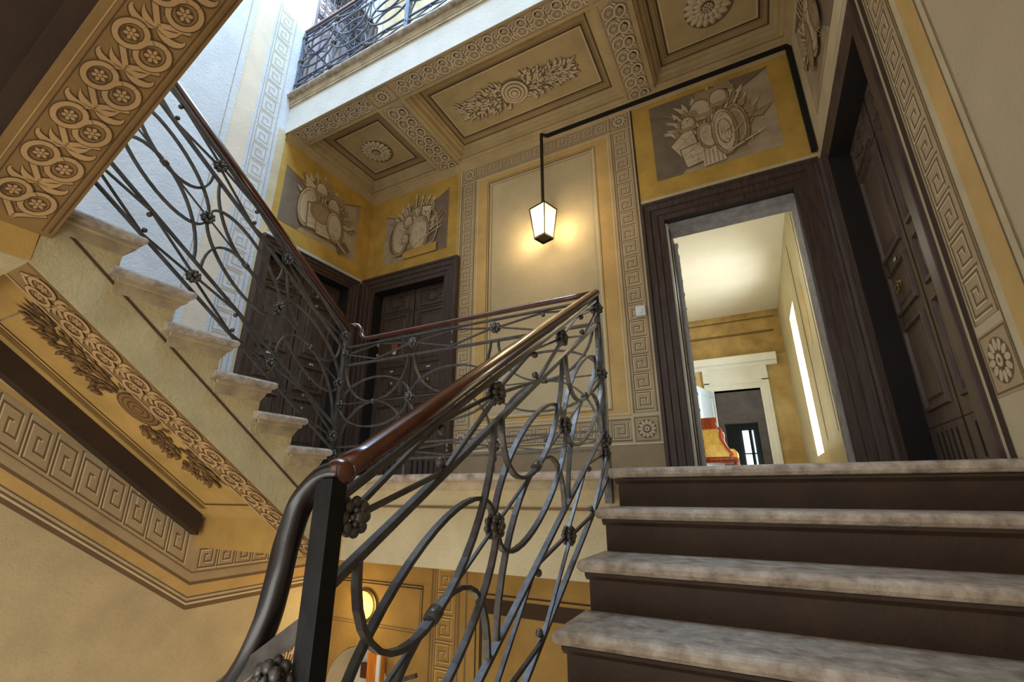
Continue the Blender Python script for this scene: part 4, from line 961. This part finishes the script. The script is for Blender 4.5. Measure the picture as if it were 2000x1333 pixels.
# ================================================================ LANTERN, CONDUIT, SWITCH, LOWER LAMP
t = thing('wall_lantern', 'small square lantern with lit frosted panes hanging on a thin rod against the back wall', 'lantern')
cx, cy, zt, zb_ = -1.630, 3.84, 2.865, 2.515
DKM = metal('dark_bronze', (60, 46, 30), rough=.5, met=.6)
GLS = glow('lit_frosted_glass', (1.0, .84, .55, 1), .62)
def cor4(r, z): return [(cx + r * math.cos(a), cy + r * math.sin(a), z) for a in [PI / 4 * 0 + PI / 2 * i - 1.08 for i in range(4)]]
Tt, Bb = cor4(.145, zt), cor4(.098, zb_); Ap = (cx, cy, zt + .05)
for i in range(4):
    j = (i + 1) % 4; m = MB(); m.face([Bb[i], Bb[j], Tt[j], Tt[i]]); m.build('glass_pane', [GLS], t)
m = MB()
for i in range(4):
    j = (i + 1) % 4
    m.bar([Bb[i], Tt[i]], .011, .011); m.bar([Bb[i], Bb[j]], .011, .02); m.bar([Tt[i], Tt[j]], .012, .014); m.bar([Tt[i], Ap], .010, .010)
m.face(Bb); m.build('frame', [DKM], t)
m = MB()
for i in range(4): m.face([Tt[i], Tt[(i + 1) % 4], Ap])
m.build('roof', [glow('glass_roof', (1.0, .86, .6, 1), .5)], t)
m = MB(); m.bar([(cx, cy, zt + .045), (cx, cy, 3.86), (cx + .02, 3.965, 3.93)], .026, .026); m.build('rod', [DKM], t)
m = MB(); m.ell((cx, cy, 2.63), .026, .026, .04, 10, 8); m.build('bulb', [glow('bulb', (1, .85, .55, 1), 8)], t)
for dx, dy in ((-.19, -.0), (.19, -.0), (0, -.19)):
    point('lantern_light', (cx + dx, cy + dy - .04, 2.62), 2.6, (1.0, .80, .50), .07)
m = MB(); m.bar([(cx + .02, 3.955, 3.925), (XR - .03, 3.955, 3.925)], .03, .035); m.bar([(XR - .03, 3.96, 3.93), (XR - .03, 3.96, 2.74)], .04, .04, up=(0, 1, 0))
tag(m.build('cable_conduit', [BLACK]), 'black cable conduit running right under the ceiling and down the corner', 'conduit')
t = thing('light_switch', 'white square light switch on the key-pattern band beside the open doorway', 'switch')
m = MB()
F = ((-.745, YB, 1.585), (1, 0, 0), (0, 0, 1), (0, -1, 0))
m.molding(F, [(-.046, -.05), (.046, -.05), (.046, .05), (-.046, .05)], [(0, 0), (0, .024), (.008, .032)], closed=True); m.fill(F, [(-.038, -.042), (.038, -.042), (.038, .042), (-.038, .042)], .032, 0)
m.build('cover', [WHITEW], t); m = MB(); m.molding(F, [(-.016, -.026), (.016, -.026), (.016, .024), (-.016, .024)], [(0, .03), (.002, .038), (.01, .038)], closed=True); m.fill(F, [(-.006, -.016), (.006, -.016), (.006, .014), (-.006, .014)], .038, 0); m.build('rocker', [WHITEW], t)
t = thing('bulkhead_lamp', 'round glowing yellow wall lamp on the lower storey wall, seen through the railing', 'lamp')
F = ((-3.78, YB, -1.085), (1, 0, 0), (0, 0, 1), (0, -1, 0))
m = MB(); m.oval(F, 0, 0, .165, .15, .03, 0, n=32, dome=.02); m.build('base', [BRASS], t)
m = MB(); m.oval(F, 0, 0, .145, .13, .05, 0, n=32, dome=.07); m.build('glass_cover', [glow('yellow_lamp_glass', (1, .80, .22, 1), .7)], t)
m = MB(); m.oval(F, -.01, -.03, .05, .045, .12, 0, n=16, dome=.01); m.build('bulb', [glow('lower_bulb', (1, .95, .75, 1), 8)], t)
point('bulkhead_light', (-3.78, 3.7, -1.1), 4, (1.0, .74, .32), .1)
point('lower_stair_light', (-2.6, 2.4, -2.8), 8, (1.0, .76, .42), .15)
# lower storey doorway parts
t = thing('wooden_door', 'strip of orange-brown wooden door beside the arched niche, low behind the railing', 'door')
m = MB(); m.box(-3.60, -3.43, 3.90, 3.96, -4.2, -1.46); m.build('leaf', [wood('orange_wood', (176, 96, 24), (220, 140, 50), rough=.4)], t)
m = MB(); m.box(-3.47, -3.43, 3.88, 3.90, -4.2, -1.46); m.build('edge_strip', [WHITEW], t)
m = MB(); m.box(-4.02, -3.90, 4.26, 4.295, -1.83, -1.70); tag(m.build('wall_plaque', [plaster('plaque', (96, 50, 30))]), 'small dark plaque on the white back of the arched niche', 'plaque')
t = thing('iron_handrail', 'small black iron handrail with a scroll, far down behind the near railing', 'railing')
m = MB(); m.bar([(-3.62, 3.5, -1.72), (-2.7, 3.5, -1.40)], .03, .03); m.build('rail', [IRON], t)
m = MB(); m.bar([(-3.5, 3.5, -1.86), (-2.7, 3.5, -1.58)], .02, .02)
for cxx, czz in ((-3.1, -1.68), (-2.85, -1.60)):
    m.tube([(cxx + (.02 + .05 * q / 16) * math.cos(q * .5), 3.5, czz + (.02 + .05 * q / 16) * math.sin(q * .5)) for q in range(17)], .009, 6)
m.build('scroll', [IRON], t)

# ================================================================ UPPER STOREY DETAILS
d6 = bpy.data.objects.new('door_6', None); COL.objects.link(d6); d6['kind'] = 'structure'
F = up(LW, H); O6 = (2.62, 3.36, FL, 2.20)
m = MB(); m.molding(F, [(O6[0] - .06, O6[3]), (O6[1], O6[3]), (O6[1], FL)], [(a * 1.3, max(b, 0)) for a, b in CAS]); m.build('door_frame', [FRAMEW], d6)
m = MB(); m.rect(F, O6[0], O6[1], FL, 2.20, .004, 1)
pts = [(3.22, FL), (3.22, 1.5)] + [(2.92 + .30 * math.cos(a), 1.55 + .5 * math.sin(a)) for a in [PI / 2 * i / 8 for i in range(9)]] + [(2.62, 2.05), (2.62, FL)]
m.fill(F, pts, .012, 0); m.stroke(F, [(2.9, FL), (2.9, 2.0)], .03, .014, 2); m.stroke(F, [(2.62, 1.0), (3.22, 1.0)], .03, .014, 1)
m.build('door_leaf', [plaster('violet_grey_leaf', (176, 166, 178), var=.15, rough=.4), plaster('shaded_recess_brown', (52, 30, 26)), plaster('violet_reflection', (206, 200, 210))], d6)  # recess shadow and bright reflection on the leaf painted as flat colours
m = MB(); m.rect(F, 3.64, 3.74, FL, 3.6, .02, 0); m.rect(F, 3.76, 3.99, FL, 3.6, .004, 1); m.build('door_trim', [WHITEW, PEACH], d6)
t = thing('security_gate', 'pale blue-grey iron gate with rows of scrolls behind the upper railing, at the top edge', 'gate')
F = up(((XL + .12, 0, 0), (0, 1, 0), (0, 0, 1), (1, 0, 0)), H)
g0, g1 = 2.60, 3.40
m = MB()
for x in [g0 + i * (g1 - g0) / 8 for i in range(9)]: m.bar([pf(F, x, FL, 0), pf(F, x, 2.9, 0)], .014, .014)
for z in (FL + .03, 1.45, 1.50, 2.10, 2.9): m.bar([pf(F, g0, z, 0), pf(F, g1, z, 0)], .022, .022, up=(1, 0, 0))
m.build('bars', [GATE], t)
m = MB()
for i in range(8):
    for k in range(5):
        x = g0 + (i + .5) * (g1 - g0) / 8; z = 1.56 + k * .12; sg = 1 if (i + k) % 2 else -1
        m.tube([pf(F, x + sg * (.012 + .030 * q / 12) * math.cos(q * .62), z + (.012 + .038 * q / 12) * math.sin(q * .62), .0) for q in range(13)], .0065, 5)
m.build('scrolls', [GATE], t)
